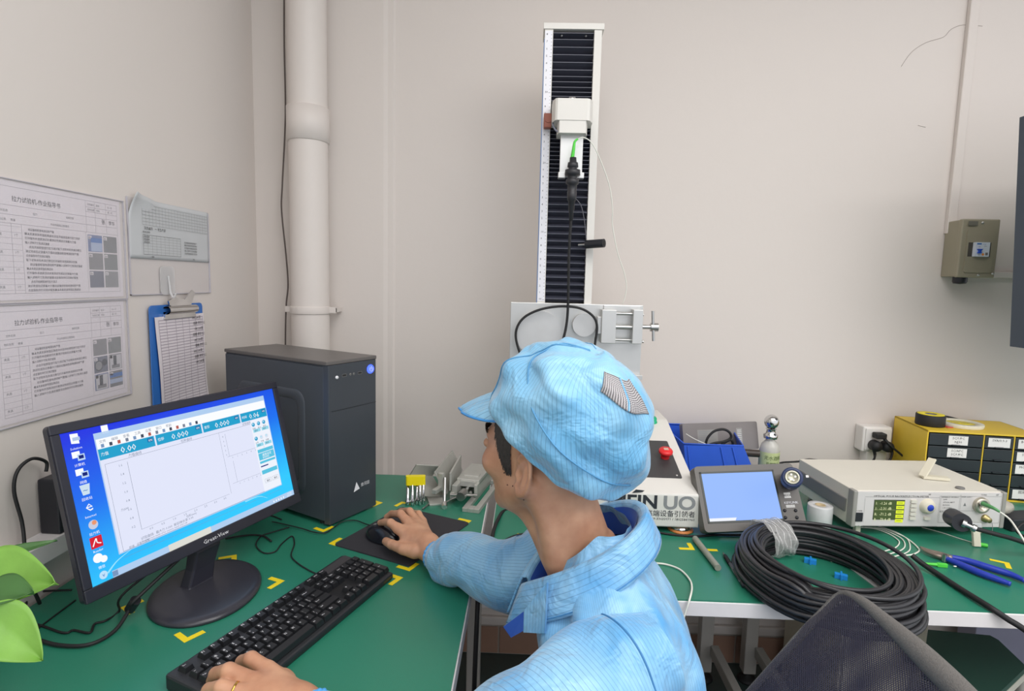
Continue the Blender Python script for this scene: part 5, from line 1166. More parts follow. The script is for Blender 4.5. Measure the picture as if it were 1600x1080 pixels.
# ------------------------------------------------------------ under the bench on the right: stool and cabinet
t = thing('low_stool', 'low stool with dark green top and pale edge under the right bench', 'stool', (1.18, 1.45, 0), .1)
DG = mat('dark_green_vinyl', (46, 82, 70), .45, var=.06, scale=6)
sh = Z(1450, 984, .47); A_ = [Z(x, y, .47) for x, y in [(1450, 984), (1547, 993), (1560, 1000), (1604, 1042), (1560, 1084), (1486, 1077), (1441, 1050)]]
poly = [(float(v[0]-1.18), float(v[1]-1.45)) for v in A_]; c_, s_ = cos(-.1), sin(-.1); poly = [(x*c_-y*s_, x*s_+y*c_) for x, y in poly]
part('seat_top', B().prism(poly, .455, .47, DG), t, .002); part('seat_edge', B().prism([(x*1.01, y*1.01) for x, y in poly], .435, .455, mat('pale_edge', (206, 204, 190), .5)), t, .002)
for x, y in ((-.08, -.08), (.09, -.06), (.08, .08), (-.06, .09)): part('leg', B().cyl((x*1.2, y*1.2, 0), (x, y, .436), .011, OFFW2, 12), t)
t = thing('under_bench_cabinet', 'cream panel of a small cabinet standing under the right bench', 'cabinet', (1.08, 1.72, 0))
a_ = Yp(1381, 990, 1.62); c2 = Yp(1447, 990, 1.62)
part('carcass', B().b3((a_[0]-1.08-.12, -.10, 0), (c2[0]-1.08, .25, .70), mat('cream_panel', (206, 198, 178), .5)), t, .003)
part('door', B().b3((a_[0]-1.08-.115, -.112, .03), (c2[0]-1.08-.005, -.10, .68), mat('cream_panel', (206, 198, 178), .5)), t, .002)
b = B(TR((1.56, 1.90, 0))).b3((0, 0, 0), (.5, .08, .62), mat('blue_grey_panel', (140, 140, 160), .5)); solo('leaning_board', b, 'blue grey board leaning on the wall under the right bench', 'board', bev=.003)
cable('black_cable', 'black cable hanging down in the gap between the two benches', [(-.092, 1.20, .748), (-.09, 1.15, .70), (-.092, 1.13, .5), (-.09, 1.14, .2), (-.10, 1.2, .01), (-.2, 1.3, .008)], .005, RUB)
t = thing('gooseneck_cable', 'black cable arching on the back workbench behind the jaw of the person', 'cable', (0, 1.5, .75))
part('cord', B().tube([tuple(Z(768, 850, .755)), tuple(Z(771, 830, .757)), tuple(Z(778, 812, .76)), tuple(Yp(786, 800, 1.58)), tuple(Yp(800, 796, 1.6))], .005, RUB, 8), t, world=True)
part('side_cord', B().tube([tuple(Z(782, 850, .755)), tuple(Z(795, 842, .756)), tuple(Z(812, 836, .755)), tuple(Z(835, 834, .755))], .004, RUB, 8), t, world=True)

# ------------------------------------------------------------ office chair behind the person
t = thing('office_chair', 'black office chair with curved mesh backrest behind the person', 'chair', (.36, .84, 0))
PADM = mat('chair_mesh_edge', (104, 101, 98), .8, var=.25, scale=300, bump=.8, bscale=600)
mm = bpy.data.materials.new('chair_mesh'); mm.use_nodes = True; nt = mm.node_tree; pb = nt.nodes['Principled BSDF']
pb.inputs['Base Color'].default_value = rgb((54, 52, 68)); pb.inputs['Roughness'].default_value = .75
uvn = nt.nodes.new('ShaderNodeUVMap'); vo = nt.nodes.new('ShaderNodeTexVoronoi'); vo.inputs['Scale'].default_value = 1.0; vo.inputs['Randomness'].default_value = 0.0
mp_ = nt.nodes.new('ShaderNodeMapping'); mp_.inputs['Scale'].default_value = (330, 240, 1); mp_.inputs['Rotation'].default_value = (0, 0, .5)
lt = nt.nodes.new('ShaderNodeMath'); lt.operation = 'GREATER_THAN'; lt.inputs[1].default_value = .34
nt.links.new(uvn.outputs[0], mp_.inputs[0]); nt.links.new(mp_.outputs[0], vo.inputs['Vector']); nt.links.new(vo.outputs['Distance'], lt.inputs[0]); nt.links.new(lt.outputs[0], pb.inputs['Alpha'])
Yc_ = .80
def bk(u, v):     # u across (0 far .. 1 near), v bottom .. top
    s = 1-2*u; wv = .205; z_ = .50+.37*v
    z_ = z_-.018*max(0, v-.8)/.2*abs(s)**10
    x = .315+.27*v**.95-.012*s*s
    return Vector((x, Yc_+s*wv, z_))
b = B().grid(bk, 30, 30, mm, uvf=lambda u, v: (u*.43, v*.42)); part('mesh_back', b, t, world=True)
b = B().grid(lambda u, v: bk(u, v)+Vector((.022, 0, 0)), 24, 24, mm, uvf=lambda u, v: (u*.445+.003, v*.43)); part('rear_mesh', b, t, world=True)
ed = [bk(0, k/8) for k in range(9)]+[bk(k/8, 1) for k in range(1, 8)]+[bk(1, 1-k/8) for k in range(9)]+[bk(1-k/8, 0) for k in range(1, 8)]
part('back_frame', B().tube([tuple(v+Vector((.008, 0, 0))) for v in ed], lambda q: .0065+.0115*math.exp(-((q-.40)/.095)**2), PADM, 12, closed=True, sub=4), t, world=True)
part('seat', B().prism(rrect(-.24, -.24, .20, .24, .07, 6), .40, .46, mat('seat_fabric', (44, 44, 50), .85)), t, .02)
part('back_support', B().tube([(.16, 0, .38), (.26, 0, .40), (.26, -.03, .60)], .02, BLACK, 10), t)
part('column', B().cyl((0, 0, .10), (0, 0, .40), .025, STEEL, 20), t)
for k in range(5):
    a_ = k*2*pi/5+.3; lg = part('base_arm', B().tube([(0, 0, .12), (.14*cos(a_), .14*sin(a_), .10), (.27*cos(a_), .27*sin(a_), .075)], lambda s: .022-.008*s, BLACK, 10), t)
    part('caster', B(TR((.27*cos(a_), .27*sin(a_), .0275), a_)).cyl((0, -.02, 0), (0, .02, 0), .0275, BLACK, 16), lg)
# ------------------------------------------------------------ person
SKIN = bpy.data.materials.new('skin'); SKIN.use_nodes = True; nt = SKIN.node_tree; pb = nt.nodes['Principled BSDF']
tc = nt.nodes.new('ShaderNodeTexCoord'); no = nt.nodes.new('ShaderNodeTexNoise'); no.inputs['Scale'].default_value = 22; no.inputs['Detail'].default_value = 5
rp = nt.nodes.new('ShaderNodeValToRGB'); rp.color_ramp.elements[0].position = .3; rp.color_ramp.elements[1].position = .7
rp.color_ramp.elements[0].color = rgb((176, 126, 98)); rp.color_ramp.elements[1].color = rgb((206, 158, 127))
nt.links.new(tc.outputs['Object'], no.inputs['Vector']); nt.links.new(no.outputs['Fac'], rp.inputs[0]); nt.links.new(rp.outputs[0], pb.inputs['Base Color'])
pb.inputs['Roughness'].default_value = .5; pb.inputs['Subsurface Weight'].default_value = .12; pb.inputs['Subsurface Radius'].default_value = (.012, .005, .003)
def fabric(name, c1, c2, line, step=.0056, wd=.11, bs=.5, cross=True):
    m = bpy.data.materials.new(name); m.use_nodes = True; nt = m.node_tree; n = nt.nodes; L = nt.links; pb = n['Principled BSDF']
    uv = n.new('ShaderNodeUVMap'); sx = n.new('ShaderNodeSeparateXYZ'); L.new(uv.outputs[0], sx.inputs[0])
    def lines(out, st, w_):
        a = n.new('ShaderNodeMath'); a.operation = 'DIVIDE'; a.inputs[1].default_value = st; L.new(out, a.inputs[0])
        f = n.new('ShaderNodeMath'); f.operation = 'FRACT'; L.new(a.outputs[0], f.inputs[0])
        g = n.new('ShaderNodeMath'); g.operation = 'LESS_THAN'; g.inputs[1].default_value = w_; L.new(f.outputs[0], g.inputs[0]); return g.outputs[0]
    l1 = lines(sx.outputs[0], step, wd)
    tc = n.new('ShaderNodeTexCoord'); no = n.new('ShaderNodeTexNoise'); no.inputs['Scale'].default_value = 9; no.inputs['Detail'].default_value = 5; L.new(tc.outputs['Object'], no.inputs['Vector'])
    rp = n.new('ShaderNodeValToRGB'); rp.color_ramp.elements[0].position = .35; rp.color_ramp.elements[1].position = .65
    rp.color_ramp.elements[0].color = rgb(c1); rp.color_ramp.elements[1].color = rgb(c2); L.new(no.outputs['Fac'], rp.inputs[0])
    mx = n.new('ShaderNodeMix'); mx.data_type = 'RGBA'; mx.inputs[7].default_value = rgb(line); L.new(rp.outputs[0], mx.inputs[6])
    sc_ = n.new('ShaderNodeMath'); sc_.operation = 'MULTIPLY'; sc_.inputs[1].default_value = .55; L.new(l1, sc_.inputs[0]); L.new(sc_.outputs[0], mx.inputs[0])
    L.new(mx.outputs[2], pb.inputs['Base Color'])
    pb.inputs['Roughness'].default_value = .36; pb.inputs['Sheen Weight'].default_value = .3
    n2 = n.new('ShaderNodeTexNoise'); n2.inputs['Scale'].default_value = 14; n2.inputs['Detail'].default_value = 3; n2.inputs['Distortion'].default_value = 1.2; L.new(tc.outputs['Object'], n2.inputs['Vector'])
    bp = n.new('ShaderNodeBump'); bp.inputs['Strength'].default_value = bs; bp.inputs['Distance'].default_value = .012; L.new(n2.outputs['Fac'], bp.inputs['Height']); L.new(bp.outputs[0], pb.inputs['Normal'])
    return m
COAT = fabric('coat_fabric', (84, 158, 212), (150, 198, 228), (50, 96, 146), bs=.9)
CAPF = fabric('cap_fabric', (98, 168, 212), (146, 198, 228), (56, 96, 138), step=.0052, wd=.11, bs=1.0)
NAVYF = mat('dark_blue_lining', (36, 84, 178), .6, sheen=.2)
SHIRT = mat('black_shirt', (30, 30, 34), .8)

psi, th = radians(38), radians(2)
hf = np.array([-cos(psi)*cos(th), sin(psi)*cos(th), -sin(th)]); hl = np.cross([0, 0, 1], hf); hl /= np.linalg.norm(hl); hu = np.cross(hf, hl)
HR = np.stack([hf, hl, hu], 1)      # columns: forward, left, up
ear = Yp(818, 742, .865)
HC = ear-HR@np.array([-.020, .080, -.022])
def hw(x, y, z): return HC+HR@np.array([x, y, z])
HM = Matrix(((hf[0], hl[0], hu[0], HC[0]), (hf[1], hl[1], hu[1], HC[1]), (hf[2], hl[2], hu[2], HC[2]), (0, 0, 0, 1)))
NB = np.array([.118, .925, .975])
def head_sdf(P):
    q = (P-HC)@HR; s = np.abs(q[:, 1]); qs = np.stack([q[:, 0], s, q[:, 2]], 1)
    d = sd_ell(q, (-.018, 0, .034), (.097, .077, .088))
    d = smin(d, sd_ell(q, (.030, 0, -.012), (.068, .067, .082)), .03)
    d = smin(d, sd_ell(q, (.034, 0, -.066), (.056, .050, .040)), .03)
    d = smin(d, sd_cone(qs, (-.004, .054, -.056), (.072, .016, -.100), .016, .015), .022)
    d = smin(d, np.linalg.norm(q-np.array([.083, 0, -.094]), axis=1)-.017, .02)
    d = smin(d, sd_cone(qs, (.088, .006, .026), (.074, .045, .022), .011, .010), .014)
    d = smin(d, np.linalg.norm(qs-np.array([.064, .052, -.022]), axis=1)-.021, .022)
    d = -smin(-d, np.linalg.norm(qs-np.array([.106, .033, .002]), axis=1)-.019, .014)
    d = smin(d, sd_cone(q, (.094, 0, .012), (.113, 0, -.030), .008, .0105), .010)
    d = smin(d, np.linalg.norm(qs-np.array([.103, .011, -.036]), axis=1)-.0085, .006)
    d = smin(d, sd_cone(qs, (.099, .0, -.060), (.090, .020, -.062), .0065, .004), .006)
    d = smin(d, sd_cone(qs, (.096, .0, -.071), (.089, .016, -.069), .0068, .004), .006)
    d = -smin(-d, sd_cone(qs, (.104, 0, -.0655), (.092, .022, -.0655), .0022, .001), .003)
    d = smin(d, sd_ell(qs, (.090, .032, .002), (.012, .015, .010)), .006)
    # ear: tilted disc, raised helix, lobe, concha
    ang = radians(-12); R2 = np.array([[cos(ang), 0, sin(ang)], [0, 1, 0], [-sin(ang), 0, cos(ang)]])
    e = (qs-np.array([-.020, .079, -.022]))@R2; e2 = e.copy(); e2[:, 1] = e[:, 1]+.35*e[:, 0]
    e2 = e2/1.1
    base = sd_ell(e2, (0, 0, 0), (.018, .005, .031))
    t = np.arctan2(e2[:, 2]-.004, e2[:, 0]+.001); rr = np.sqrt(((e2[:, 0]+.001)/.0165)**2+((e2[:, 2]-.003)/.029)**2)
    hel = np.sqrt(((rr-1)*.020)**2+(e2[:, 1]-.004)**2)-.0038
    hel = np.where((t > 2.9) | (t < .9) & (t > -.3), hel, hel); cut = (e2[:, 0] > .004) & (e2[:, 2] < .012) & (e2[:, 2] > -.02); hel = np.where(cut, hel+.004, hel)
    anti = sd_cone(e2, (-.006, .004, .012), (-.004, .004, -.014), .003, .0035)
    lobe = np.linalg.norm(e2-np.array([.004, .001, -.031]), axis=1)-.0068
    tragus = np.linalg.norm(e2-np.array([.0125, .003, -.006]), axis=1)-.0045
    ed = smin(smin(smin(base, hel, .003), smin(anti, lobe, .005), .004), tragus, .003)
    ed = -smin(-ed, sd_ell(e2, (.004, .007, -.004), (.007, .007, .010)), .003)
    d = smin(d, ed, .006)
    nk0 = hw(-.028, 0, -.050); d = smin(d, sd_cone(P, nk0, NB+np.array([.0, 0, -.06]), .052, .052), .03)
    d = smin(d, sd_cone(P, hw(.030, .012, -.098), NB+np.array([-.045, -.01, -.05]), .014, .026), .035)
    d = smin(d, sd_cone(P, hw(-.030, .060, -.045), NB+np.array([-.062, -.030, -.02]), .012, .013), .03)
    return d
V1, Q1 = surface_nets(head_sdf, HC-np.array([.16, .16, .31]), HC+np.array([.18, .17, .16]), .0023)
# hands
def hand(P, W, pts, fing, k=.005):
    d = None
    for a, b_, r1, r2 in pts:
        e = sd_cone(P, a, b_, r1, r2); d = e if d is None else smin(d, e, .012)
    for f in fing:
        e = None
        for i in range(len(f)-1):
            c = sd_cone(P, f[i][0], f[i+1][0], f[i][1], f[i+1][1]); e = c if e is None else smin(e, c, .003)
        d = smin(d, e, k)
    return d
def zz_(px, py, z): return Z(px, py, z)
# right hand on the mouse (palm down, fingers towards the tower)
wr = zz_(668, 854, .790); 
k_i, k_m, k_r, k_p = zz_(622, 826, .808), zz_(636, 815, .812), zz_(648, 812, .806), zz_(660, 815, .796)
palm = [(wr, k_i, .026, .0125), (wr, k_m, .026, .0125), (wr, k_r, .024, .012), (wr, k_p, .020, .011), (wr, zz_(634, 850, .785), .022, .016)]
wr2 = wr+(wr-(k_m+k_r)/2)*.8; palm.append((wr2, wr, .023, .026))
fingers = [[(k_i, .0115), (zz_(610, 817, .818), .0098), (zz_(601, 816, .806), .0085), (zz_(594, 817, .795), .0076)],
           [(k_m, .0115), (zz_(626, 803, .824), .0100), (zz_(612, 803, .806), .0086), (zz_(604, 808, .794), .0076)],
           [(k_r, .0110), (zz_(640, 799, .818), .0096), (zz_(627, 799, .795), .0084), (zz_(619, 803, .778), .0074)],
           [(k_p, .0100), (zz_(654, 803, .806), .0086), (zz_(643, 801, .786), .0076), (zz_(634, 805, .768), .0068)],
           [(zz_(648, 862, .786), .0165), (zz_(630, 858, .786), .0130), (zz_(612, 851, .782), .0112), (zz_(603, 846, .777), .0098)]]
lo = np.min([np.array(p[0]) for f in fingers for p in f]+[wr2], 0)-.035; hi = np.max([np.array(p[0]) for f in fingers for p in f]+[wr2], 0)+.035
V2, Q2 = surface_nets(lambda P: hand(P, wr, palm, fingers), lo, hi, .0019)
# left hand on the keyboard
wl_ = zz_(464, 1104, .812)
m_i, m_m, m_r, m_p = zz_(418, 1048, .826), zz_(398, 1066, .828), zz_(388, 1086, .824), zz_(384, 1108, .816)
palm2 = [(wl_, m_i, .024, .0135), (wl_, m_m, .025, .0135), (wl_, m_r, .024, .0130), (wl_, m_p, .020, .012), (wl_, zz_(440, 1064, .806), .02, .017)]
we_ = wl_+(wl_-(m_m+m_r)/2)*.9; palm2.append((we_, wl_, .027, .026))
fing2 = [[(m_i, .0125), (zz_(392, 1030, .833), .0110), (zz_(378, 1034, .812), .0096), (zz_(373, 1042, .796), .0082)],
         [(m_m, .0122), (zz_(357, 1048, .838), .0110), (zz_(337, 1053, .818), .0096), (zz_(331, 1064, .797), .0084)],
         [(m_r, .0118), (zz_(346, 1074, .834), .0105), (zz_(326, 1078, .815), .0093), (zz_(318, 1088, .797), .0082)],
         [(m_p, .0105), (zz_(352, 1102, .824), .0090), (zz_(334, 1106, .808), .0080), (zz_(326, 1114, .796), .0072)],
         [(zz_(446, 1066, .806), .0150), (zz_(424, 1050, .800), .0122), (zz_(404, 1046, .796), .0108), (zz_(392, 1046, .792), .0092)]]
lo = np.min([np.array(p[0]) for f in fing2 for p in f]+[we_], 0)-.035; hi = np.max([np.array(p[0]) for f in fing2 for p in f]+[we_], 0)+.035
V3, Q3 = surface_nets(lambda P: hand(P, wl_, palm2, fing2, .0035), lo, hi, .0019)
# torso, arms and legs under the clothes (coarser)
SR, SL_ = np.array([.165, 1.085, .905]), np.array([.165, .752, .868])
ER, EL = np.array([.0, 1.095, .824]), np.array([-.075, .605, .785])
PV = np.array([.30, .87, .57])
KR, KL_ = np.array([-.08, 1.02, .52]), np.array([-.08, .74, .52])
AR, AL = np.array([-.02, 1.04, .09]), np.array([-.02, .72, .09])
def body_sdf(P):
    d = sd_ell(P, (.150, .915, .81), (.070, .140, .12)); d = smin(d, sd_ell(P, PV+np.array([-.02, 0, -.01]), (.10, .15, .11)), .05)
    d = smin(d, sd_cone(P, (.155, .915, .86), (.225, .88, .62), .075, .085), .04); d = smin(d, sd_cone(P, SR, SL_, .04, .04), .04)
    d = smin(d, sd_cone(P, NB+np.array([.0, 0, -.02]), (.135, .915, .86), .048, .062), .03)
    for a, b_, r1, r2 in ((SR, ER, .042, .034), (ER, wr2, .029, .023), (SL_, EL, .042, .034), (EL, we_, .034, .026),
                          (PV+np.array([-.03, .09, -.02]), KR, .082, .056), (PV+np.array([-.03, -.09, -.02]), KL_, .082, .056), (KR, AR, .054, .036), (KL_, AL, .054, .036), (AR, AR+np.array([-.15, 0, -.04]), .036, .028), (AL, AL+np.array([-.15, 0, -.04]), .036, .028)):
        d = smin(d, sd_cone(P, a, b_, r1, r2), .02)
    return d
V4, Q4 = surface_nets(body_sdf, (-.46, .52, -.02), (.48, 1.38, 1.06), .009)
VV = []; QQ = []; o_ = 0
for V_, Q_ in ((V1, Q1), (V2, Q2), (V3, Q3), (V4, Q4)): VV.append(V_); QQ.append(Q_+o_); o_ += len(V_)
VV = np.concatenate(VV); QQ = np.concatenate(QQ); org = np.array([.25, .88, .0])
me = bpy.data.meshes.new('person_raw'); me.from_pydata((VV-org).tolist(), [], QQ.tolist())
tmp = bpy.data.objects.new('person_raw', me); C.objects.link(tmp); md = tmp.modifiers.new('r', 'REMESH'); md.mode = 'VOXEL'; md.voxel_size = .0024
ms_ = tmp.modifiers.new('s', 'SMOOTH'); ms_.factor = .5; ms_.iterations = 2
dg = bpy.context.evaluated_depsgraph_get(); body = bpy.data.meshes.new_from_object(tmp.evaluated_get(dg)); bpy.data.objects.remove(tmp); bpy.data.meshes.remove(me)
nv_ = len(body.vertices); ed_ = np.empty(len(body.edges)*2, int); body.edges.foreach_get('vertices', ed_); ed_ = ed_.reshape(-1, 2); lab = np.arange(nv_)
while True:      # keep the one continuous surface, drop stray inner specks
    m_ = np.minimum(lab[ed_[:, 0]], lab[ed_[:, 1]]); l2 = lab.copy(); np.minimum.at(l2, ed_[:, 0], m_); np.minimum.at(l2, ed_[:, 1], m_); l2 = l2[l2]; l2 = l2[l2]
    if (l2 == lab).all(): break
    lab = l2
big = np.bincount(lab).argmax(); keep = lab == big
if not keep.all():
    co = np.empty(nv_*3); body.vertices.foreach_get('co', co); co = co.reshape(-1, 3); ls = np.empty(len(body.loops), int); body.loops.foreach_get('vertex_index', ls)
    st = np.empty(len(body.polygons), int); body.polygons.foreach_get('loop_start', st); tt = np.empty(len(body.polygons), int); body.polygons.foreach_get('loop_total', tt)
    idx = np.cumsum(keep)-1; fs_ = [tuple(idx[ls[a_:a_+n_]]) for a_, n_ in zip(st, tt) if keep[ls[a_]]]
    body = bpy.data.meshes.new('person'); body.from_pydata(co[keep].tolist(), [], fs_)
body.name = 'person'; body.materials.clear(); body.materials.append(SKIN); body.polygons.foreach_set('use_smooth', [True]*len(body.polygons))
per = bpy.data.objects.new('person', body); C.objects.link(per); per.location = tuple(org); per.matrix_basis = TR(tuple(org))
tag(per, 'person in a pale blue striped cap and coat seated at the desk, right hand on the mouse and left hand on the keyboard', 'person')
per['label'] = 'seated person in blue striped cap and coat using the mouse and keyboard'

# ---- cap, in head coordinates (x forward, y left, z up)
RC = Vector((-.006, 0, .023)); be = radians(35)
cn = Vector((-sin(be), 0, cos(be))); cx1 = Vector((cos(be), 0, sin(be))); cy1 = Vector((0, 1, 0))
def capp(u, v, off=0):     # u around (0 = forehead, .25 = left), v from rim 0 to crown 1
    a = u*2*pi; c, s = cos(a), sin(a)
    K = [(0, 1.0, 0), (.05, 1.05, .000), (.12, 1.22, .006), (.22, 1.33, .026), (.36, 1.38, .060), (.52, 1.30, .098), (.68, 1.08, .132), (.82, .75, .156), (.92, .40, .168), (1, .0, .172)]
    for i in range(len(K)-1):
        if v <= K[i+1][0]: break
    t_ = (v-K[i][0])/(K[i+1][0]-K[i][0]); t2 = t_
    kr = K[i][1]+(K[i+1][1]-K[i][1])*t2; kh = K[i][2]+(K[i+1][2]-K[i][2])*t2
    back = max(0, -c); front = max(0, c)
    ra = .104*(1-.02*back); rb_ = .087
    bul = sin(min(1, v/.35)*pi/2)*sin(min(1, (1-v)/.25+.2)*pi/2) if v < 1 else 0
    r1 = ra*(kr*(1-.24*front*min(1, v*5)) + .20*back*bul); r2 = rb_*(kr*.97)
    ga = .004*sin(a*31)*math.exp(-((v-.03)/.05)**2)+.0025*sin(a*17+3*v)*math.exp(-((v-.16)/.12)**2)
    wr_ = .0045*sin(a*5+v*9)*bul+.0036*sin(a*9-v*14+1.3)*bul+.0035*sin(a*3+v*23)*bul+.003*math.exp(-((v-.27-.05*sin(a*4))/.03)**2)*max(0, -cos(a+.5))
    seam = -.0028*math.exp(-((v-.62)/.012)**2)
    e_ = ga+wr_+seam+off
    p = RC+cx1*((r1+e_)*c)+cy1*((r2+e_)*s)+cn*(kh*(1+.06*back)+.020*front*math.exp(-v*8)*0-.030*back*math.sin(pi*min(1, v*1.4))*.6)
    # rim dips over the nape, rises at the forehead
    p = p+cn*(.010*front-.006*back+.019*s*s)*math.exp(-v*9)
    return p
def smoothK(fn, du=0): return fn
cap = bpy.data.objects.new('cap', None) if False else None
b = B(HM).grid(lambda u, v: capp(u, v), 120, 60, CAPF, cu=True, uvf=lambda u, v: ((u*.55 if u < .5 else (1-u)*.55)+v*.10, v*.22))
cap = part('cap', b, per, world=True, label='pale blue striped cap with visor')
cap.modifiers.new('s', 'SMOOTH').iterations = 3
ms2 = cap.modifiers.new('thickness', 'SOLIDIFY'); ms2.thickness = .0012
# binding along the rim
b = B(HM).tube([tuple(capp(k/60, .012, .001)) for k in range(60)], .0034, mat('cap_binding', (70, 150, 218), .5), 8, closed=True, sub=2); part('rim_binding', b, cap, world=True)
# panel seams
for uu in (.105, .895):
    b = B(HM).tube([tuple(capp(uu+.03*(1-k/20), .02+k/20*.94, .0008)) for k in range(21)], .0011, mat('cap_seam', (84, 148, 192), .6), 6, sub=2); part('seam', b, cap, world=True)
b = B(HM).tube([tuple(capp(u_, v_, .0008)) for u_, v_ in ((.06, .95), (.09, .85), (.12, .74), (.155, .64), (.20, .55), (.26, .47), (.33, .42), (.42, .38), (.50, .36))], .0013, mat('cap_seam', (84, 148, 192), .6), 6, sub=5); part('seam', b, cap, world=True)
# visor
def vis(u, v):
    a = (u-.5)*2*radians(62)/(2*pi)
    p = capp(a % 1.0, .03, .002); d = Vector((cos(a*2*pi*.75), sin(a*2*pi*.75), 0)); w2 = .078*max(0, cos((u-.5)*pi))**.55
    return p+d*(w2*v)+Vector((0, 0, -1))*(.016*v*v+.016*v)*(.3+.7*cos((u-.5)*pi))
b = B(HM).grid(vis, 24, 8, CAPF, uvf=lambda u, v: (u*.17, v*.06)); part('visor', b, cap, world=True, solid=.003)
b = B(HM).tube([tuple(vis(k/24, 1)) for k in range(25)], .0022, mat('cap_binding', (70, 150, 218), .5), 6, sub=2); part('visor_binding', b, cap, world=True)
# mesh vent
VM = bpy.data.materials.new('vent_mesh'); VM.use_nodes = True; nt = VM.node_tree; pb = nt.nodes['Principled BSDF']; uvn = nt.nodes.new('ShaderNodeUVMap'); ch = nt.nodes.new('ShaderNodeTexVoronoi'); ch.inputs['Scale'].default_value = 330; ch.inputs['Randomness'].default_value = 0
rp = nt.nodes.new('ShaderNodeValToRGB'); rp.color_ramp.interpolation = 'CONSTANT'; rp.color_ramp.elements[0].color = rgb((70, 66, 70)); rp.color_ramp.elements[1].position = .42; rp.color_ramp.elements[1].color = rgb((206, 204, 206))
nt.links.new(uvn.outputs[0], ch.inputs['Vector']); nt.links.new(ch.outputs['Distance'], rp.inputs[0]); nt.links.new(rp.outputs[0], pb.inputs['Base Color'])
def vent(u, v): return capp(.350+.15*u, .765+.135*v-.02*(u-.5), .0016)
b = B(HM).grid(vent, 12, 12, VM, uvf=lambda u, v: (u*.075, v*.05)); part('mesh_vent', b, cap, world=True, solid=.001, label='grey mesh vent patch')
b = B(HM).tube([tuple(vent(.45, k/8)+Vector((0, 0, .0005))) for k in range(9)], .0016, CAPF, 6, sub=2); part('vent_seam', b, cap, world=True)

# ---- hair: strands over the temple, sideburn, nape
HAIR = mat('black_hair', (62, 54, 52), .45, var=.35, scale=200)
rnd = random.Random(3)
def headsurf(x, z, side=1, lim=.12):
    ys = np.linspace(.02, lim, 60); P = np.array([hw(x, side*y, z) for y in ys]); d = head_sdf(P); k = np.argmax(d > 0); return ys[k] if d[k] > 0 else lim
hb = B(); hs = {}
def strand(x, z, dx, dz, L, side, w_=.0007):
    pts = []
    for k in range(4):
        xx = x+dx*L*k/3; z2 = z+dz*L*k/3; key_ = (round(xx, 3), round(z2, 3))
        if key_ not in hs: hs[key_] = headsurf(xx, z2)
        y = hs[key_]+.0012+.0008*(k == 1); pts.append(tuple(hw(xx, side*y, z2)))
    hb.tube(pts, lambda s: w_*(1-.7*s)+.0002, HAIR, 4, sub=1, ends=False)
for side in (1, -1):
    n_ = 1300 if side == 1 else 400
    for k in range(n_):
        t_ = rnd.random(); z = .085-.100*t_           # temple to sideburn
        fr_x = .074-.052*t_**.8; bk_x = .000+.012*t_
        x = bk_x+(fr_x-bk_x)*rnd.random()
        if z < -.022: x = .004+.016*rnd.random()
        strand(x, z, .12+.1*rnd.random(), -.95, .014+.010*rnd.random(), side)
    for k in range(0):     # the nape
        x = -.062-.040*rnd.random(); z = -.015-.050*rnd.random()
        strand(x, z, .10, -.9, .012+.006*rnd.random(), side)
part('hair', hb, per, world=True, label='short black hair')
for side in (1, -1):
    hb2 = B()
    for k in range(60):
        t_ = k/60; xx = .090-.024*t_**2; y = .014+.040*t_; zc = .026+.004*sin(t_*pi)
        for j in range(2):
            o_ = rnd.uniform(-.003, .003); p0 = hw(xx+.010, side*y, zc+o_); p1 = hw(xx+.0125-.004*t_, side*(y+.006), zc+o_+.003)
            hb2.tube([tuple(p0), tuple(p1)], .0007, HAIR, 4, sub=1, ends=False)
    part('eyebrow', hb2, per, world=True)
for side in (1, -1):
    ey_ = part('eyeball', B(HM).ball((.087, side*.032, .002), .0125, mat('eye_white', (226, 220, 214), .2), seg=20), per, world=True)
    c_ = Vector((.087, side*.032, .002)); T_ = dirframe(c_+Vector((.0118, 0, -.001)), (1, 0, -.1)); b = B(HM).lathe([(.0001, .0012), (.004, .001), (.0062, 0)], mat('iris_brown', (40, 26, 20), .15), T_, 16); part('iris', b, ey_, world=True)
for i_, (x, z) in enumerate(((.030, -.032), (.021, -.030), (.026, -.052), (-.02, -.062), (.012, -.050))):
    y = headsurf(x, z); b = B(HM @ Matrix.Translation((x, y+.0002, z))).ball((0, 0, 0), .0011, mat('mole', (70, 44, 36), .6), seg=8); part('mole', b, per, world=True)

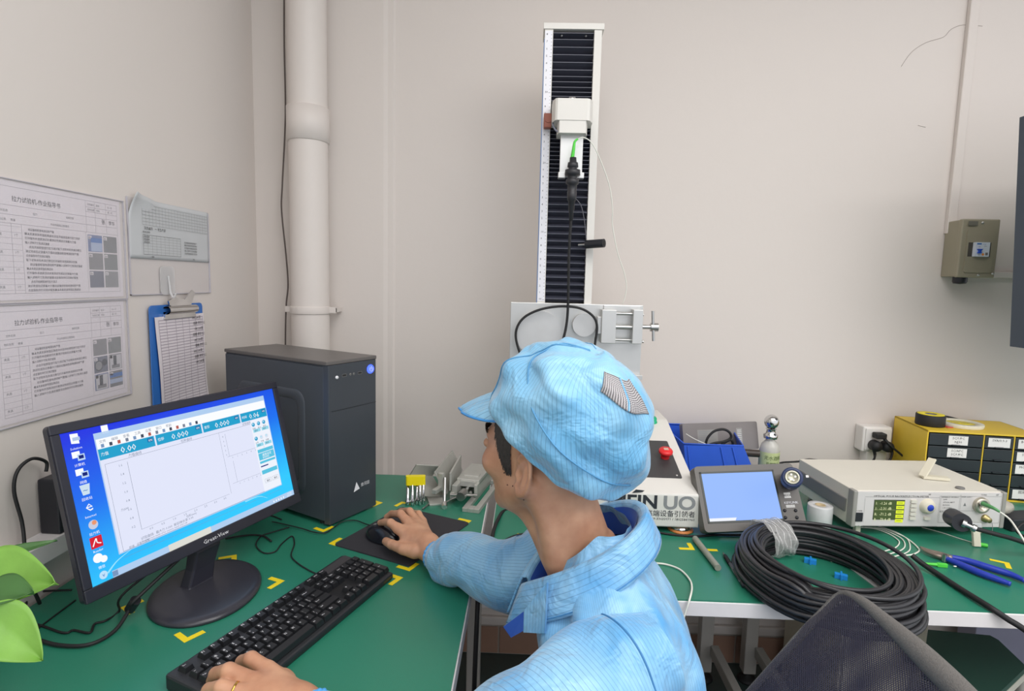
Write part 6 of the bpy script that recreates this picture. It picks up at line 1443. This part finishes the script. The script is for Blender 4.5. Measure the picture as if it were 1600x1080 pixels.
# ---- coat
def folds(a, l, k1, amp): return amp*(sin(k1*l+2.0*sin(a)+.8)*.6+sin(k1*1.7*l-1.6*cos(a+.6)+2)*.4)
def sleeve(name, pts, rad, amp, seed, up=(0, 0, 1), n=90, m=44):
    P = cr(pts, 24); N = len(P); L = [0]
    for i in range(1, N): L.append(L[-1]+(P[i]-P[i-1]).length)
    T = [(P[min(i+1, N-1)]-P[max(i-1, 0)]).normalized() for i in range(N)]
    def fn(u, v):
        x = v*(N-1); i = min(int(x), N-2); f = x-i; p = P[i].lerp(P[i+1], f); t_ = T[i].lerp(T[i+1], f).normalized()
        s_ = Vector(up).cross(t_).normalized(); w_ = t_.cross(s_); a = u*2*pi; l = (L[i]+(L[i+1]-L[i])*f)
        for q in range(len(rad)-1):
            if v <= rad[q+1][0]: break
        g = (v-rad[q][0])/(rad[q+1][0]-rad[q][0]); g = g*g*(3-2*g); r = rad[q][1]+(rad[q+1][1]-rad[q][1])*g
        am = amp*min(1, r/.05)*(1 if v < .93 else .4)
        r2 = r*(1+am*1.25*(sin(30*l+2.6*sin(a+seed)+seed)*.5+(abs(sin(27*l-1.9*cos(a+seed*2)+1.1*seed))-.5)*.7+sin(a*4+l*26+seed)*.25))+.0014*sin(a*22)*math.exp(-((v-.975)/.03)**2)
        return p+(s_*cos(a)*r2+w_*sin(a)*r2*.95)
    b = B().grid(fn, m*2, n, COAT, cu=True, uvf=lambda u, v: (u*.40, v*L[-1]))
    if seed > 2: b.uv = [(v_, u_) for u_, v_ in b.uv]
    return b, fn
coat = None
# trunk of the coat
KT = [(.40, (.16, .875), .27, .225), (.50, (.20, .875), .235, .225), (.60, (.215, .875), .16, .215), (.70, (.178, .885), .138, .212), (.78, (.162, .895), .130, .212), (.85, (.155, .905), .118, .200), (.89, (.148, .910), .108, .176), (.92, (.138, .914), .094, .140), (.95, (.128, .918), .080, .104), (.985, (.120, .922), .064, .080), (1.015, (.118, .922), .056, .066)]
def trunk(u, v):
    z = .40+v*.615
    for q in range(len(KT)-1):
        if z <= KT[q+1][0]: break
    g = (z-KT[q][0])/(KT[q+1][0]-KT[q][0]); g = min(1, g); A, B2 = KT[q], KT[q+1]
    cx_ = A[1][0]+(B2[1][0]-A[1][0])*g; cy_ = A[1][1]+(B2[1][1]-A[1][1])*g; ra = A[2]+(B2[2]-A[2])*g; rb_ = A[3]+(B2[3]-A[3])*g
    a = u*2*pi; c, s = cos(a), sin(a); pw = .86
    x = math.copysign(abs(c)**pw, c)*ra; y = math.copysign(abs(s)**pw, s)*rb_
    w2 = .005*sin(a*6+z*14)+.004*sin(a*11-z*22+1)+.003*sin(z*40+a*3)
    k = 1+w2/max(ra, .08)*(1 if z < .93 else .4)
    zt = z-.055*max(0, -c)*max(0, (z-.85)/.165)*1.2
    return (cx_+x*k, cy_+y*k, zt)
b = B().grid(trunk, 120, 70, COAT, cu=True, uvf=lambda u, v: (u*1.05, v*.62))
coat = part('coat', b, per, world=True, label='pale blue coat with thin dark stripes')
cm = coat.modifiers.new('s', 'SMOOTH'); cm.iterations = 3
# sleeves
wrc = wr+(wr-(k_m+k_r)/2)*.30
SLV = []
b, f1 = sleeve('sleeve', [tuple(SR+np.array([.02, .0, -.01])), (.085, 1.105, .868), (.015, 1.085, .826), (-.055, 1.120, .812), (-.115, 1.175, .808), tuple((wrc+np.array([-.115, 1.175, .796]))/2+np.array([0, -.002, .002])), tuple(wrc)],
          [(0, .082), (.2, .078), (.38, .072), (.55, .066), (.72, .060), (.88, .050), (.95, .036), (.985, .0285), (1, .030)], .085, 1.0)
s1 = part('sleeve', b, coat, world=True); s1.modifiers.new('s', 'SMOOTH').iterations = 2
wlc = wl_+(wl_-(m_m+m_r)/2)*.25
b, f2 = sleeve('sleeve', [tuple(SL_+np.array([.030, .035, .000])), tuple(SL_+np.array([-.055, -.012, -.020])), (.012, .664, .826), tuple(EL+np.array([.012, .006, .004])), tuple(EL*.66+wlc*.34+np.array([0, -.006, .0])), tuple(EL*.33+wlc*.67+np.array([0, -.004, .0])), tuple(wlc)],
          [(0, .066), (.14, .084), (.30, .086), (.5, .070), (.7, .055), (.87, .044), (.95, .035), (.985, .029), (1, .031)], .07, 2.4)
s2 = part('sleeve', b, coat, world=True); s2.modifiers.new('s', 'SMOOTH').iterations = 2
for fn, nm in ((f1, 'cuff'), (f2, 'cuff')):
    b = B().tube([tuple(fn(k/40, .985)) for k in range(40)], .0035, mat('cuff_elastic', (80, 160, 222), .6), 8, closed=True, sub=2); part('cuff', b, coat, world=True)
# shoulder seam of the near sleeve
b = B().tube([tuple(Vector(f2(k/40, .10))*1.0) for k in range(40)], .0014, mat('coat_seam', (60, 124, 178), .6), 6, closed=True, sub=2); part('shoulder_seam', b, coat, world=True)
# collar: stand and fall around the neck, open at the front
CC0 = Vector((.115, .925, .938))
def ring(a, r_x, r_y, z, tilt): # a: 0 front
    x = -cos(a)*r_x; y = -sin(a)*r_y
    return CC0+Vector((x, y, z+tilt*x))
def coll(u, v):
    a = (u-.5)*2*radians(172)+pi
    fr0 = abs((a-pi)/radians(172))     # 0 back, 1 front ends
    open_ = fr0**4
    K = [(0, .074, .072, .000), (.30, .074, .074, .026), (.48, .078, .078, .048), (.56, .087, .086, .052), (.62, .090, .090, .049), (1, .112, .116, -.006)]
    for q in range(len(K)-1):
        if v <= K[q+1][0]: break
    g = (v-K[q][0])/(K[q+1][0]-K[q][0]); A, B2 = K[q], K[q+1]
    rx_, ry_, z_ = [A[i]+(B2[i]-A[i])*g for i in (1, 2, 3)]
    p = ring(a, rx_, ry_, z_, .52)
    return p+Vector((-.026, 0, -.046))*open_
b = B().grid(coll, 72, 16, COAT, uvf=lambda u, v: (v*.10, u*.5)); collar = part('collar', b, coat, world=True, solid=.004)
b = B().tube([tuple(coll(k/60, .985)+Vector((0, 0, .002))) for k in range(61)], .0018, mat('coat_seam', (60, 124, 178), .6), 6, sub=1); part('collar_seam', b, coat, world=True)
b = B().grid(lambda u, v: coll(u, v*.47)+Vector(((CC0.x-coll(u, v*.47).x)*.05, (CC0.y-coll(u, v*.47).y)*.05, 0)), 72, 8, NAVYF); part('collar_lining', b, coat, world=True, label='dark blue collar lining')
# front opening: lapel and shirt
p0, p1, p2, p3 = [Vector(tuple(Yp(x, y, Yq))) for x, y, Yq in ((856, 910, .84), (820, 954, .858), (819, 988, .855), (852, 990, .82))]
b = B().add([tuple(p0), tuple(p1), tuple(p2), tuple(p3)], [(0, 1, 2, 3)], COAT, uv=[(0, 0), (.04, 0), (.04, .04), (0, .04)]); part('placket', b, coat, world=True, solid=.004)
p0, p1, p2, p3 = [Vector(tuple(Yp(x, y, Yq))) for x, y, Yq in ((823, 952, .858), (787, 979, .872), (799, 996, .868), (821, 984, .855))]
b = B().add([tuple(p0), tuple(p1), tuple(p2), tuple(p3)], [(0, 1, 2, 3)], NAVYF); part('front_flap', b, coat, world=True, solid=.003, label='folded dark blue front flap')
b = B().lathe([(.066, -.05), (.068, 0), (.062, .012), (.055, .010)], SHIRT, Matrix.Translation((.122, .925, .945)), 28); part('shirt', b, per, world=True, label='black shirt neckline')
# trousers, shoes
TRS = mat('dark_trousers', (46, 52, 66), .8)
for s_, K_, A_ in ((1, KR, AR), (-1, KL_, AL)):
    b = B().tube([tuple(PV+np.array([-.03, .09*s_, -.02])), tuple((PV+K_)/2+np.array([0, .045*s_, .0])), tuple(K_+np.array([.02, 0, .0])), tuple(K_+np.array([-.015, 0, -.05])), tuple((K_+A_)/2), tuple(A_+np.array([0, 0, .02]))], lambda s: .092-.042*min(1, s*1.3), TRS, 16); part('trouser_leg', b, per, world=True)
    b = B(TR(tuple(A_+np.array([-.07, 0, -.09])))).grid(lambda u, v: (.145*cos(2*pi*u)*(1-.15*v)*(1 if cos(2*pi*u) < 0 else .85)+0, .050*sin(2*pi*u)*(1-.3*v), .002+.085*v*(1 if cos(2*pi*u) > -.2 else .7)), 28, 8, RUB, cu=True); b.lathe([(.0001, .086), (.03, .086), (.045, .07)], RUB, Matrix.Translation((.06, 0, 0))); part('shoe', b, per, world=True)
# ring on the left hand
r0, r1 = Vector(tuple(fing2[2][0][0])), Vector(tuple(fing2[2][1][0])); c_ = r0.lerp(r1, .52)
b = B(dirframe(tuple(c_), r1-r0)).lathe([(.0117, -.0014), (.0124, -.0014), (.0124, .0014), (.0117, .0014), (.0117, -.0014)], mat('gold', (226, 180, 90), .2, 1), seg=28); part('ring', b, per, world=True, label='gold ring')
